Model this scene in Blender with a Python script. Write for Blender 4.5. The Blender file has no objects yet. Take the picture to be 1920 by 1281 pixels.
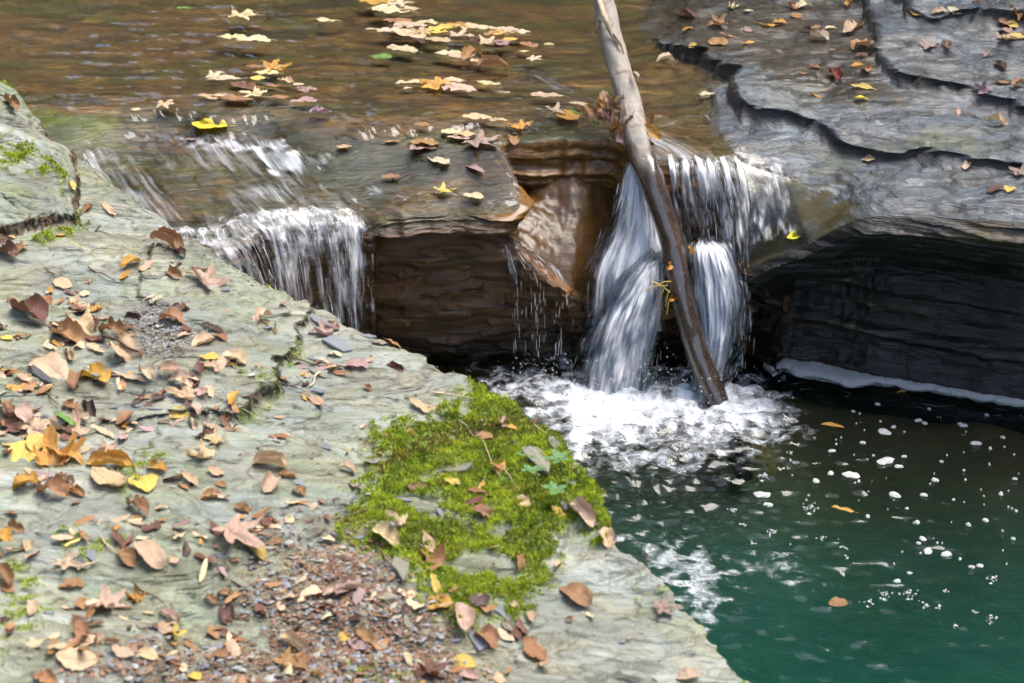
import bpy, bmesh, math, random
import numpy as np
from mathutils import Vector, Matrix

# ------------------------------------------------------------------ scene, camera, sky, sun, exposure
SC = bpy.context.scene
COL = SC.collection
CAM_H, PITCH, FOCAL = 2.2, math.radians(25.0), 70.0
FPX = FOCAL / 36.0 * 1920.0

cd = bpy.data.cameras.new("camera")
cam = bpy.data.objects.new("camera", cd)
COL.objects.link(cam)
cam.location = (0, 0, CAM_H)
cam.rotation_euler = (math.radians(90) - PITCH, 0, 0)
cd.lens, cd.sensor_width = FOCAL, 36.0
cd.clip_start, cd.clip_end = 0.05, 400.0
cd.dof.use_dof = True
cd.dof.focus_distance = 4.75
cd.dof.aperture_fstop = 6.3
SC.camera = cam

SUN_EL, SUN_AZ = math.radians(68), math.radians(75)   # azimuth from +Y towards +X
W = bpy.data.worlds.new("World")
SC.world = W
W.use_nodes = True
wn = W.node_tree.nodes
sky = wn.new("ShaderNodeTexSky")
sky.sky_type = 'NISHITA'
sky.sun_disc = False
sky.sun_elevation = SUN_EL
sky.sun_rotation = SUN_AZ
sky.air_density, sky.dust_density, sky.ozone_density = 1.0, 3.5, 0.6
W.node_tree.links.new(sky.outputs[0], wn["Background"].inputs[0])
wn["Background"].inputs[1].default_value = 0.125

sd = bpy.data.lights.new("sun", 'SUN')
sun = bpy.data.objects.new("sun", sd)
COL.objects.link(sun)
sd.energy, sd.angle, sd.color = 1.75, math.radians(45), (1.0, 0.965, 0.90)
sdir = Vector((math.sin(SUN_AZ) * math.cos(SUN_EL), math.cos(SUN_AZ) * math.cos(SUN_EL), math.sin(SUN_EL)))
sun.rotation_euler = sdir.to_track_quat('Z', 'Y').to_euler()

SC.view_settings.view_transform = 'Standard'
SC.view_settings.look = 'None'
SC.view_settings.exposure = 1.9
SC.view_settings.gamma = 1.0
SC.render.engine = 'CYCLES'
cy = SC.cycles
cy.use_denoising = True
cy.max_bounces, cy.diffuse_bounces, cy.glossy_bounces, cy.transmission_bounces = 6, 2, 2, 3
cy.transparent_max_bounces = 10
cy.caustics_reflective = cy.caustics_refractive = False
cy.use_adaptive_sampling = True
cy.adaptive_threshold = 0.03
cy.adaptive_min_samples = 12
cy.sample_clamp_indirect = 4.0

# ------------------------------------------------------------------ helpers
rng = np.random.default_rng(7)
random.seed(7)
SP, CP = math.sin(PITCH), math.cos(PITCH)

def proj(x, y, z):
    dz = z - CAM_H
    dep = y * CP - dz * SP
    return 960 + FPX * x / dep, 640.5 - FPX * (y * SP + dz * CP) / dep

def ray(px, py):
    a, b = (px - 960) / FPX, -(py - 640.5) / FPX
    return np.array([a, CP + b * SP, -SP + b * CP])

def at_y(px, py, Y):
    d = ray(px, py)
    return np.array([0, 0, CAM_H]) + d * (Y / d[1])

def at_z(px, py, z):
    d = ray(px, py)
    return np.array([0, 0, CAM_H]) + d * ((z - CAM_H) / d[2])

_T = np.random.default_rng(99).random((256, 256)) * 2 * math.pi
_GC, _GS = np.cos(_T).astype(np.float32).ravel(), np.sin(_T).astype(np.float32).ravel()

def pn(x, y, seed=0):
    x, y = np.broadcast_arrays(np.asarray(x, np.float32), np.asarray(y, np.float32))
    ix, iy = np.floor(x), np.floor(y)
    fx, fy = x - ix, y - iy
    ix = ix.astype(np.int32) + seed * 37
    iy = iy.astype(np.int32) + seed * 91
    x0, x1, y0, y1 = (ix & 255) << 8, ((ix + 1) & 255) << 8, iy & 255, (iy + 1) & 255
    u, v = fx * fx * fx * (fx * (fx * 6 - 15) + 10), fy * fy * fy * (fy * (fy * 6 - 15) + 10)
    def g(k, a, b):
        return _GC[k] * a + _GS[k] * b
    a0 = g(x0 | y0, fx, fy); a1 = g(x1 | y0, fx - 1, fy); b0 = g(x0 | y1, fx, fy - 1); b1 = g(x1 | y1, fx - 1, fy - 1)
    a0 = a0 + (a1 - a0) * u
    b0 = b0 + (b1 - b0) * u
    return 1.5 * (a0 + (b0 - a0) * v)

def fbm(x, y, octv=4, seed=0, gain=0.5):
    s, a, f = 0, 1.0, 1.0
    for k in range(octv):
        s = s + a * pn(x * f, y * f, seed + 17 * k)
        a, f = a * gain, f * 2.03
    return s

def sstep(a, b, x):
    t = np.clip((x - a) / (b - a), 0, 1)
    return t * t * (3 - 2 * t)

def sdist(px, py, poly):
    """signed distance (pixels of the layout) to a polygon, positive inside"""
    P = np.asarray(poly, float)
    px, py = np.asarray(px, float), np.asarray(py, float)
    best = np.full(px.shape, 1e9)
    inside = np.zeros(px.shape, bool)
    for k in range(len(P)):
        ax, ay = P[k]
        bx, by = P[(k + 1) % len(P)]
        dx, dy = bx - ax, by - ay
        t = np.clip(((px - ax) * dx + (py - ay) * dy) / (dx * dx + dy * dy + 1e-9), 0, 1)
        best = np.minimum(best, np.hypot(px - ax - t * dx, py - ay - t * dy))
        if by != ay:
            c = ((ay > py) != (by > py)) & (px < (bx - ax) * (py - ay) / (by - ay) + ax)
            inside ^= c
    return np.where(inside, best, -best)

def region(px, py, poly, soft=15, wob=0, seed=0, sc=0.03):
    d = sdist(px, py, poly)
    if wob:
        d = d + wob * fbm(np.asarray(px) * sc, np.asarray(py) * sc * 2, 3, seed)
    return sstep(-soft, soft, d)

def terrace(h, step, width, ds, dd):
    """flat treads and steep risers of even width along the contours of h; returns height and riser mask"""
    g = np.hypot(np.gradient(h, ds, axis=0), np.gradient(h, dd, axis=1)) + 1e-4
    q = h / step
    f = q - np.floor(q)
    d = (1 - f) * step / g
    r = 1 - np.clip(d / width, 0, 1)
    lo = f * step / g
    mask = np.maximum(r, 1 - np.clip(lo / (width * .5), 0, 1) * 1.0)
    return step * (np.floor(q) + r * r * (3 - 2 * r)), np.clip(mask, 0, 1) * sstep(.004, .02, g)

def catmull(P, per=40):
    P = np.asarray(P, float)
    Q = np.vstack([2 * P[0] - P[1], P, 2 * P[-1] - P[-2]])
    out, ids = [], []
    for k in range(1, len(Q) - 2):
        t = np.linspace(0, 1, per, endpoint=False)[:, None]
        p0, p1, p2, p3 = Q[k - 1], Q[k], Q[k + 1], Q[k + 2]
        out.append(0.5 * (2 * p1 + (p2 - p0) * t + (2 * p0 - 5 * p1 + 4 * p2 - p3) * t ** 2 + (3 * p1 - p0 - 3 * p2 + p3) * t ** 3))
        ids.append(k - 1 + t[:, 0])
    return np.vstack(out + [P[-1:]]), np.concatenate(ids + [[len(P) - 1.0]])

def resample(P, ids, step):
    L = np.concatenate([[0], np.cumsum(np.linalg.norm(np.diff(P, axis=0), axis=1))])
    s = np.arange(0, L[-1], step)
    return np.stack([np.interp(s, L, P[:, k]) for k in range(P.shape[1])], 1), np.interp(s, L, ids), s

def mesh_obj(name, verts, faces, mat=None, parent=None, smooth=True, attrs=None, uv=None):
    me = bpy.data.meshes.new(name)
    V = np.asarray(verts, np.float32)
    if isinstance(faces, np.ndarray):
        n, k = faces.shape
        me.vertices.add(len(V))
        me.vertices.foreach_set("co", V.ravel())
        me.loops.add(n * k)
        me.loops.foreach_set("vertex_index", faces.astype(np.int32).ravel())
        me.polygons.add(n)
        me.polygons.foreach_set("loop_start", np.arange(0, n * k, k, dtype=np.int32))
        me.polygons.foreach_set("loop_total", np.full(n, k, np.int32))
        me.update(calc_edges=True)
    else:
        me.from_pydata([tuple(v) for v in V], [], faces)
        me.update()
    me.polygons.foreach_set("use_smooth", np.full(len(me.polygons), smooth))
    for an, av in (attrs or {}).items():
        av = np.asarray(av, np.float32)
        if av.ndim == 2:
            a = me.attributes.new(an, 'FLOAT_COLOR', 'POINT')
            a.data.foreach_set("color", av.ravel())
        else:
            a = me.attributes.new(an, 'FLOAT', 'POINT')
            a.data.foreach_set("value", av)
    if uv is not None:
        l = me.uv_layers.new(name="flow")
        idx = np.empty(len(me.loops), np.int32)
        me.loops.foreach_get("vertex_index", idx)
        l.data.foreach_set("uv", np.asarray(uv, np.float32)[idx].ravel())
    if mat:
        for m_ in (mat if isinstance(mat, list) else [mat]):
            me.materials.append(m_)
    o = bpy.data.objects.new(name, me)
    COL.objects.link(o)
    if parent:
        o.parent = parent
    return o

def grid_faces(nc, nr, keep=None, flip=False):
    i, j = np.meshgrid(np.arange(nc - 1), np.arange(nr - 1), indexing='ij')
    a = (i * nr + j).ravel()
    f = np.stack([a, a + 1, a + nr + 1, a + nr], 1)
    if flip:
        f = f[:, ::-1]
    if keep is not None:
        f = f[keep.ravel()]
    return np.ascontiguousarray(f)

def tag(o, label=None, cat=None, group=None, kind=None):
    for k, v in (("label", label), ("category", cat), ("group", group), ("kind", kind)):
        if v:
            o[k] = v
    return o

# ------------------------------------------------------------------ materials
def mat(name):
    m = bpy.data.materials.new(name)
    m.use_nodes = True
    nt = m.node_tree
    nt.nodes.clear()
    return m, nt, (lambda t, **kw: _n(nt, t, **kw)), nt.links.new

def _n(nt, t, **kw):
    n = nt.nodes.new(t)
    for k, v in kw.items():
        if k.startswith('i_'):
            n.inputs[k[2:].replace('_', ' ')].default_value = v
        elif k.startswith('n_'):
            n.inputs[int(k[2:])].default_value = v
        else:
            setattr(n, k, v)
    return n

def mathn(N, L, op, a, b=None, c=None, clamp=False):
    n = N("ShaderNodeMath", operation=op, use_clamp=clamp)
    for k, v in enumerate((a, b, c)):
        if v is None:
            continue
        if isinstance(v, (int, float)):
            n.inputs[k].default_value = v
        else:
            L(v, n.inputs[k])
    return n.outputs[0]

def mixc(N, L, fac, a, b, mode='MIX'):
    n = N("ShaderNodeMix", data_type='RGBA', blend_type=mode)
    for k, v in ((0, fac), (6, a), (7, b)):
        if isinstance(v, (int, float)):
            n.inputs[k].default_value = v
        elif isinstance(v, tuple):
            n.inputs[k].default_value = (*v, 1)
        else:
            L(v, n.inputs[k])
    return n.outputs[2]

def noise(N, L, vec, scale, detail=4, rough=0.55, dist=0.0):
    n = N("ShaderNodeTexNoise", i_Scale=scale, i_Detail=detail, i_Roughness=rough, i_Distortion=dist)
    L(vec, n.inputs['Vector'])
    return n.outputs[0]

def mapping(N, L, src, sc):
    n = N("ShaderNodeMapping")
    n.inputs['Scale'].default_value = sc
    L(src, n.inputs['Vector'])
    return n.outputs[0]

def ramp(N, L, fac, lo, hi):
    n = N("ShaderNodeMapRange", interpolation_type='SMOOTHSTEP')
    n.inputs['From Min'].default_value = lo
    n.inputs['From Max'].default_value = hi
    L(fac, n.inputs['Value'])
    return n.outputs[0]

def rock_mat(name, bump=0.35, grain=0.5, aniso=(1, 2.2, 3), flake=1.0, line=(.10, .09, .05), fsc=(5, 13, 26), coat=0.0, beds=0.0, spec=0.5):
    """vertex colour Col (rgb = stone, algae, moss or painted glint colour, a = roughness) under procedural grain, thin cleavage flakes and relief"""
    m, nt, N, L = mat(name)
    out = N("ShaderNodeOutputMaterial")
    b = N("ShaderNodeBsdfPrincipled")
    L(b.outputs[0], out.inputs[0])
    tc = N("ShaderNodeTexCoord").outputs['Object']
    at = N("ShaderNodeAttribute", attribute_name="Col")
    v = mapping(N, L, tc, aniso)
    n1 = noise(N, L, v, 9, 6, 0.62, 0.6)
    n2 = noise(N, L, v, 55, 5, 0.65, 0.3)
    n3 = noise(N, L, tc, 260, 3, 0.6)
    g = mathn(N, L, 'MULTIPLY_ADD', n1, 1.1, -0.05)
    g = mathn(N, L, 'MULTIPLY', g, mathn(N, L, 'MULTIPLY_ADD', n2, 1.0, 0.5))
    g = mathn(N, L, 'MULTIPLY', g, mathn(N, L, 'MULTIPLY_ADD', n3, 0.7, 0.65))
    g = mathn(N, L, 'MULTIPLY', g, 2.0)
    g = mathn(N, L, 'MULTIPLY_ADD', mathn(N, L, 'SUBTRACT', g, 1.0), grain, 1.0)
    vm = N("ShaderNodeVectorMath", operation='SCALE')
    L(at.outputs['Color'], vm.inputs[0])
    L(g, vm.inputs['Scale'])
    n4 = noise(N, L, v, 4, 4, 0.6)
    tint = mixc(N, L, ramp(N, L, n4, .35, .65), (1.05, 1.0, 0.92), (0.95, 1.0, 1.05))
    c = mixc(N, L, 1.0, vm.outputs[0], tint, 'MULTIPLY')
    # thin flakes of slate: broken lines where one cleavage sheet ends on the next
    fv = mapping(N, L, tc, fsc)
    fa = noise(N, L, fv, 1.0, 3, 0.55, 0.9)
    fq = mathn(N, L, 'MULTIPLY', fa, 17.0)
    ff = mathn(N, L, 'FRACT', fq)
    ln = mathn(N, L, 'MULTIPLY', ramp(N, L, ff, .80, .97), ramp(N, L, noise(N, L, fv, 1.7, 3, .6), .47, .60))
    c2 = mixc(N, L, mathn(N, L, 'MULTIPLY', ln, .62 * flake), c, line)
    if beds:                                  # thin beds of the shale: they crop out as level lines
        wv = N("ShaderNodeCombineXYZ")
        L(mathn(N, L, 'MULTIPLY', mathn(N, L, 'SUBTRACT', noise(N, L, tc, 3.5, 3, .55), .5), .09), wv.inputs[2])
        ta = N("ShaderNodeVectorMath", operation='ADD'); L(tc, ta.inputs[0]); L(wv.outputs[0], ta.inputs[1])
        z1 = noise(N, L, mapping(N, L, ta.outputs[0], (3.5, 3.5, 130)), 1.0, 4, .62, .35)
        z2 = noise(N, L, mapping(N, L, ta.outputs[0], (9, 9, 380)), 1.0, 2, .6, .2)
        zb_ = mathn(N, L, 'ADD', mathn(N, L, 'MULTIPLY', z1, .7), mathn(N, L, 'MULTIPLY', z2, .3))
        dk = mathn(N, L, 'MULTIPLY', ramp(N, L, zb_, .47, .38), beds)
        c2 = mixc(N, L, mathn(N, L, 'MULTIPLY', dk, .8), c2, line)
        lt = N("ShaderNodeVectorMath", operation='SCALE'); L(c2, lt.inputs[0]); L(mathn(N, L, 'MULTIPLY_ADD', ramp(N, L, zb_, .5, .62), .45 * beds, 1.0), lt.inputs['Scale'])
        c2 = lt.outputs[0]
    L(c2, b.inputs['Base Color'])
    r = mathn(N, L, 'MULTIPLY_ADD', mathn(N, L, 'SUBTRACT', n2, .5), 0.35, at.outputs['Alpha'], clamp=True)
    L(r, b.inputs['Roughness'])
    b.inputs['Specular IOR Level'].default_value = spec
    b.inputs['Coat Weight'].default_value = coat
    b.inputs['Coat Roughness'].default_value = 0.16
    hsum = mathn(N, L, 'ADD', mathn(N, L, 'MULTIPLY', n2, 0.005), mathn(N, L, 'MULTIPLY', n3, 0.0015))
    hsum = mathn(N, L, 'ADD', hsum, mathn(N, L, 'MULTIPLY', ff, -0.003 * flake))
    if beds:
        hsum = mathn(N, L, 'ADD', hsum, mathn(N, L, 'MULTIPLY', zb_, 0.012 * beds))
    bp = N("ShaderNodeBump")
    bp.inputs['Strength'].default_value = bump
    bp.inputs['Distance'].default_value = 1.0
    L(hsum, bp.inputs['Height'])
    L(bp.outputs[0], b.inputs['Normal'])
    return m

M_slab = rock_mat("slate_slab", 0.9, 0.5)
M_bed = rock_mat("wet_bedrock", 0.6, 0.7, flake=.35, line=(.022, .020, .017), fsc=(3.5, 12, 30), beds=1.0)
M_wet = rock_mat("wet_smooth_rock", 0.22, 0.6, flake=0.0, coat=0.12, beds=.35, spec=.3)
M_floor = rock_mat("pool_silt", 0.3, 0.3, flake=0.0)

def water_mat(name, tint, wave, strength, foam_scale=90, stretch=(1, 1, 1), use_uv=False, gloss=1.0, rough=0.03, volume=None):
    """clear water: Fresnel reflection over what lies below; the Foam attribute turns into white froth and painted glints"""
    m, nt, N, L = mat(name)
    out = N("ShaderNodeOutputMaterial")
    tcn = N("ShaderNodeTexCoord")
    tc = tcn.outputs['UV' if use_uv else 'Object']
    obj = tcn.outputs['Object']
    v = mapping(N, L, tc, wave)
    w1 = noise(N, L, v, 1.0, 4, 0.6, 0.7)
    w2 = noise(N, L, mapping(N, L, tc, tuple(k * 3.1 for k in wave)), 1.0, 3, 0.6, 0.4)
    h = mathn(N, L, 'ADD', mathn(N, L, 'MULTIPLY', w1, 0.01), mathn(N, L, 'MULTIPLY', w2, 0.0035))
    bp = N("ShaderNodeBump")
    bp.inputs['Strength'].default_value = strength
    L(h, bp.inputs['Height'])
    tr = N("ShaderNodeBsdfTransparent")
    tr.inputs[0].default_value = (*tint, 1)
    gl = N("ShaderNodeBsdfGlossy")
    gl.inputs['Roughness'].default_value = rough
    gl.inputs[0].default_value = (gloss, gloss, gloss, 1)
    L(bp.outputs[0], gl.inputs['Normal'])
    fr = N("ShaderNodeFresnel")
    fr.inputs[0].default_value = 1.33
    L(bp.outputs[0], fr.inputs['Normal'])
    mx = N("ShaderNodeMixShader")
    L(fr.outputs[0], mx.inputs[0]); L(tr.outputs[0], mx.inputs[1]); L(gl.outputs[0], mx.inputs[2])
    at = N("ShaderNodeAttribute", attribute_name="Foam")
    f1 = noise(N, L, mapping(N, L, tc, stretch), foam_scale, 5, 0.68, 0.5)
    f2 = noise(N, L, mapping(N, L, tc, stretch), foam_scale * 0.22, 3, 0.6, 0.8)
    fn = mathn(N, L, 'ADD', mathn(N, L, 'MULTIPLY', f1, 0.55), mathn(N, L, 'MULTIPLY', f2, 0.45))
    th = mathn(N, L, 'MULTIPLY_ADD', at.outputs['Fac'], 0.62, -0.19)         # 0 -> never, 1 -> nearly full
    a = mathn(N, L, 'SUBTRACT', mathn(N, L, 'ADD', fn, th), 0.5)
    a = ramp(N, L, a, 0.0, 0.46)
    df = N("ShaderNodeBsdfDiffuse"); df.inputs[0].default_value = (.80, .84, .89, 1)
    fb = N("ShaderNodeBump"); fb.inputs['Strength'].default_value = 1.0
    L(mathn(N, L, 'MULTIPLY', f1, .02), fb.inputs['Height']); L(fb.outputs[0], df.inputs['Normal'])
    tl = N("ShaderNodeBsdfTranslucent"); tl.inputs[0].default_value = (.80, .84, .89, 1)
    fm = N("ShaderNodeMixShader", n_0=0.3)
    L(df.outputs[0], fm.inputs[1]); L(tl.outputs[0], fm.inputs[2])
    mm = N("ShaderNodeMixShader")
    L(mathn(N, L, 'MULTIPLY', a, 0.92), mm.inputs[0]); L(mx.outputs[0], mm.inputs[1]); L(fm.outputs[0], mm.inputs[2])
    L(mm.outputs[0], out.inputs[0])
    if volume:
        va = N("ShaderNodeVolumeAbsorption")
        va.inputs[0].default_value = (*volume[0], 1)
        va.inputs[1].default_value = volume[1]
        L(va.outputs[0], out.inputs['Volume'])
    return m

def fall_mat(name, u=55, v=2.2, body=(.90, .93, .97)):
    """falling water: streaks along the flow; the Foam attribute is how much white water or painted sheen there is"""
    m, nt, N, L = mat(name)
    out = N("ShaderNodeOutputMaterial")
    tc = N("ShaderNodeTexCoord").outputs['UV']
    at = N("ShaderNodeAttribute", attribute_name="Foam")
    s1 = noise(N, L, mapping(N, L, tc, (u, v, 1)), 1.0, 5, 0.62, 0.7)
    s2 = noise(N, L, mapping(N, L, tc, (u * 3.0, v * 2.4, 1)), 1.0, 4, 0.62, 0.5)
    s0 = noise(N, L, mapping(N, L, tc, (u * .36, v * 1.1, 1)), 1.0, 4, 0.6, 0.9)
    sn = mathn(N, L, 'ADD', mathn(N, L, 'ADD', mathn(N, L, 'MULTIPLY', s1, .42), mathn(N, L, 'MULTIPLY', s2, .28)), mathn(N, L, 'MULTIPLY', s0, .30))
    a = mathn(N, L, 'SUBTRACT', mathn(N, L, 'ADD', sn, mathn(N, L, 'MULTIPLY_ADD', at.outputs['Fac'], 0.62, -0.24)), 0.5)
    a = ramp(N, L, a, -0.10, 0.24)
    tone = mixc(N, L, ramp(N, L, s2, .30, .60), (.90, .93, .97), (.99, .99, 1.0))
    un = N("ShaderNodeCombineXYZ", n_0=0.05, n_1=-0.5, n_2=0.86)        # froth scatters all ways: it takes its light from the open sky above
    df = N("ShaderNodeBsdfDiffuse"); L(tone, df.inputs[0])
    tl = N("ShaderNodeBsdfTranslucent"); L(tone, tl.inputs[0])
    L(un.outputs[0], df.inputs['Normal']); L(un.outputs[0], tl.inputs['Normal'])
    fm = N("ShaderNodeMixShader", n_0=0.25)
    L(df.outputs[0], fm.inputs[1]); L(tl.outputs[0], fm.inputs[2])
    bp = N("ShaderNodeBump"); bp.inputs['Strength'].default_value = 0.8
    L(mathn(N, L, 'MULTIPLY', sn, 0.012), bp.inputs['Height'])
    gl = N("ShaderNodeBsdfGlossy"); gl.inputs['Roughness'].default_value = 0.12
    L(bp.outputs[0], gl.inputs['Normal'])
    tr = N("ShaderNodeBsdfTransparent"); tr.inputs[0].default_value = (.95, .96, .97, 1)
    fr = N("ShaderNodeFresnel"); fr.inputs[0].default_value = 1.33
    L(bp.outputs[0], fr.inputs['Normal'])
    clr = N("ShaderNodeMixShader")
    L(fr.outputs[0], clr.inputs[0]); L(tr.outputs[0], clr.inputs[1]); L(gl.outputs[0], clr.inputs[2])
    mm = N("ShaderNodeMixShader")
    L(mathn(N, L, 'MULTIPLY', a, 0.9), mm.inputs[0]); L(clr.outputs[0], mm.inputs[1]); L(fm.outputs[0], mm.inputs[2])
    L(mm.outputs[0], out.inputs[0])
    return m

def plain(name, col, rough=0.8, var=0.4, scale=40, transl=0.0, bump=0.0, use_obj=False, sc=(1, 1, 1), spec=0.4):
    m, nt, N, L = mat(name)
    out = N("ShaderNodeOutputMaterial")
    b = N("ShaderNodeBsdfPrincipled")
    b.inputs['Roughness'].default_value = rough
    b.inputs['Specular IOR Level'].default_value = spec
    tc = N("ShaderNodeTexCoord").outputs['Object']
    n1 = noise(N, L, mapping(N, L, tc, sc), scale, 5, 0.6, 0.3)
    f = mathn(N, L, 'MULTIPLY_ADD', mathn(N, L, 'SUBTRACT', n1, .5), var * 2.2, 1.0)
    if use_obj:
        src = N("ShaderNodeObjectInfo").outputs['Color']
    elif col == 'attr':
        src = N("ShaderNodeAttribute", attribute_name="Col").outputs['Color']
    else:
        r = N("ShaderNodeRGB"); r.outputs[0].default_value = (*col, 1); src = r.outputs[0]
    vm = N("ShaderNodeVectorMath", operation='SCALE')
    L(src, vm.inputs[0]); L(f, vm.inputs['Scale'])
    L(vm.outputs[0], b.inputs['Base Color'])
    if bump:
        bp = N("ShaderNodeBump"); bp.inputs['Strength'].default_value = bump; bp.inputs['Distance'].default_value = 0.01
        L(n1, bp.inputs['Height']); L(bp.outputs[0], b.inputs['Normal'])
    if transl:
        t = N("ShaderNodeBsdfTranslucent"); L(vm.outputs[0], t.inputs[0])
        x = N("ShaderNodeMixShader", n_0=transl)
        L(b.outputs[0], x.inputs[1]); L(t.outputs[0], x.inputs[2]); L(x.outputs[0], out.inputs[0])
    else:
        L(b.outputs[0], out.inputs[0])
    return m

M_stream = water_mat("stream_water", (.97, .95, .90), (7, 28, 1), 0.22, 1.0, (75, 5, 1), True)
M_rapid = M_stream
M_pool = water_mat("pool_water", (.96, .99, .97), (18, 40, 8), 0.9, 58, (1, 1.3, 1), False, volume=((.06, .64, .60), 1.8))
M_fall = fall_mat("falling_water", 44, 6.5)
M_strand = plain("white_water", (.93, .95, .97), 0.35, 0.05, 30, 0.45)
M_moss = plain("moss_green", 'attr', 0.9, 0.25, 30, 0.25)
M_gravel = plain("slate_gravel", 'attr', 0.75, 0.3, 90)
M_chip = plain("slate_chip", (.2, .21, .22), 0.65, 0.3, 60, 0, 0.4, use_obj=True)
M_twig = plain("twig_bark", (.16, .10, .06), 0.8, 0.4, 80, 0, 0.4, use_obj=True)
M_foam = plain("foam_white", (.62, .62, .61), 0.6, 0.16, 260, 0.25, 0.8)

# ------------------------------------------------------------------ bedrock: swept edges with a top surface and a wall
def tps(P, V, lam=1e-4):
    P, V = np.asarray(P, float), np.asarray(V, float)
    n = len(P)
    def U(r2):
        return np.where(r2 > 1e-12, r2 * np.log(r2 + 1e-12), 0)
    d2 = ((P[:, None] - P[None]) ** 2).sum(-1)
    A = np.zeros((n + 3, n + 3))
    A[:n, :n] = U(d2) + lam * np.eye(n)
    A[:n, n] = 1; A[:n, n + 1:] = P; A[n, :n] = 1; A[n + 1:, :n] = P.T
    w = np.linalg.solve(A, np.concatenate([V, [0, 0, 0]]))
    def f(x, y):
        s = w[n] + w[n + 1] * x + w[n + 2] * y
        for k in range(n):
            s = s + w[k] * U((x - P[k, 0]) ** 2 + (y - P[k, 1]) ** 2)
        return s
    return f

def sweep_edge(nodes, step):
    P = np.array([at_y(*n) for n in nodes])
    C, ids = catmull(P, 30)
    return resample(C, ids, step)

def normals2(C, k=6):
    T = np.gradient(C[:, :2], axis=0)
    ker = np.ones(2 * k + 1) / (2 * k + 1)
    T = np.stack([np.convolve(np.pad(T[:, i], k, mode='edge'), ker, 'valid') for i in range(2)], 1)
    T /= np.linalg.norm(T, axis=1)[:, None] + 1e-9
    return np.stack([T[:, 1], -T[:, 0]], 1)          # to the right of the path: towards the pool

def wall_grid(C, ids, prof, m, N2, bottom=0.7):
    """prof: {node id: [(outward, height fraction)...]} -> (nc, m, 3)"""
    keys = sorted(prof)
    K = len(prof[keys[0]])
    arr = np.array([prof[k] for k in keys], float)
    o = np.stack([np.interp(ids, keys, arr[:, q, 0]) for q in range(K)], 1)
    h = np.stack([np.interp(ids, keys, arr[:, q, 1]) for q in range(K)], 1)
    zl = C[:, 2:3]
    z = np.where(h >= 0, h * zl, h * bottom)
    o = np.hstack([np.zeros_like(zl), o]); z = np.hstack([zl, z])
    t = np.linspace(0, K, m)
    k0 = np.minimum(t.astype(int), K - 1)
    fr = t - k0
    fr = fr * fr * (3 - 2 * fr) * .45 + fr * .55
    oo = o[:, k0] * (1 - fr) + o[:, k0 + 1] * fr
    zz = z[:, k0] * (1 - fr) + z[:, k0 + 1] * fr
    return oo, zz

# ---- layers of the rock on the far right (layout outlines)
R1 = [(1222, -160), (1210, 30), (1206, 62), (1245, 95), (1290, 122), (1340, 140), (1385, 160), (1372, 185), (1392, 212), (1425, 236), (1475, 240), (1530, 262),
      (1600, 290), (1660, 297), (1730, 312), (1820, 318), (1930, 328), (2900, 360), (2900, -160)]
R2 = [(1500, -160), (1560, -10), (1615, 40), (1640, 90), (1645, 140), (1690, 178), (1740, 196), (1810, 208), (1930, 226), (2900, 260), (2900, -160)]
R3 = [(1560, -160), (1640, -10), (1665, 35), (1705, 68), (1760, 84), (1830, 95), (1930, 102), (2900, 120), (2900, -160)]
R0 = [(1330, 168), (1345, 215), (1345, 250), (1390, 300), (1480, 330), (1600, 380), (1930, 400), (2900, 430), (2900, 200), (1600, 230), (1400, 150)]

BED = [(-320, 300, 4.85), (-100, 330, 4.75), (120, 400, 4.58), (260, 435, 4.48), (380, 455, 4.42), (480, 425, 4.47), (600, 415, 4.5), (690, 420, 4.5), (720, 408, 4.5), (850, 398, 4.52),
       (940, 395, 4.52), (970, 385, 4.535), (975, 360, 4.58), (957, 310, 4.66), (941, 272, 4.74), (965, 265, 4.77), (1040, 261, 4.77), (1110, 258, 4.77), (1160, 262, 4.75),
       (1185, 300, 4.66), (1230, 305, 4.63), (1330, 305, 4.61), (1365, 340, 4.57), (1385, 430, 4.5), (1400, 495, 4.46), (1450, 478, 4.43), (1510, 455, 4.40),
       (1560, 428, 4.37), (1620, 403, 4.33), (1700, 400, 4.30), (1920, 412, 4.20), (2200, 430, 4.10), (2900, 460, 3.95)]
C_bed, id_bed, s_bed = sweep_edge(BED, 0.0055)
k_e = sstep(2, 4, id_bed) * sstep(12.5, 11.5, id_bed) + sstep(14.5, 15.5, id_bed) * sstep(18.5, 17.5, id_bed)
C_bed[:, 1] += k_e * (.012 * fbm(s_bed * 9, s_bed * 0, 3, 21) + .006 * fbm(s_bed * 30, s_bed * 0 + 5, 2, 22))
C_bed[:, 2] += k_e * .006 * fbm(s_bed * 7, s_bed * 0 + 9, 3, 23)
INW = np.array([-0.38, 0.925])

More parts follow.
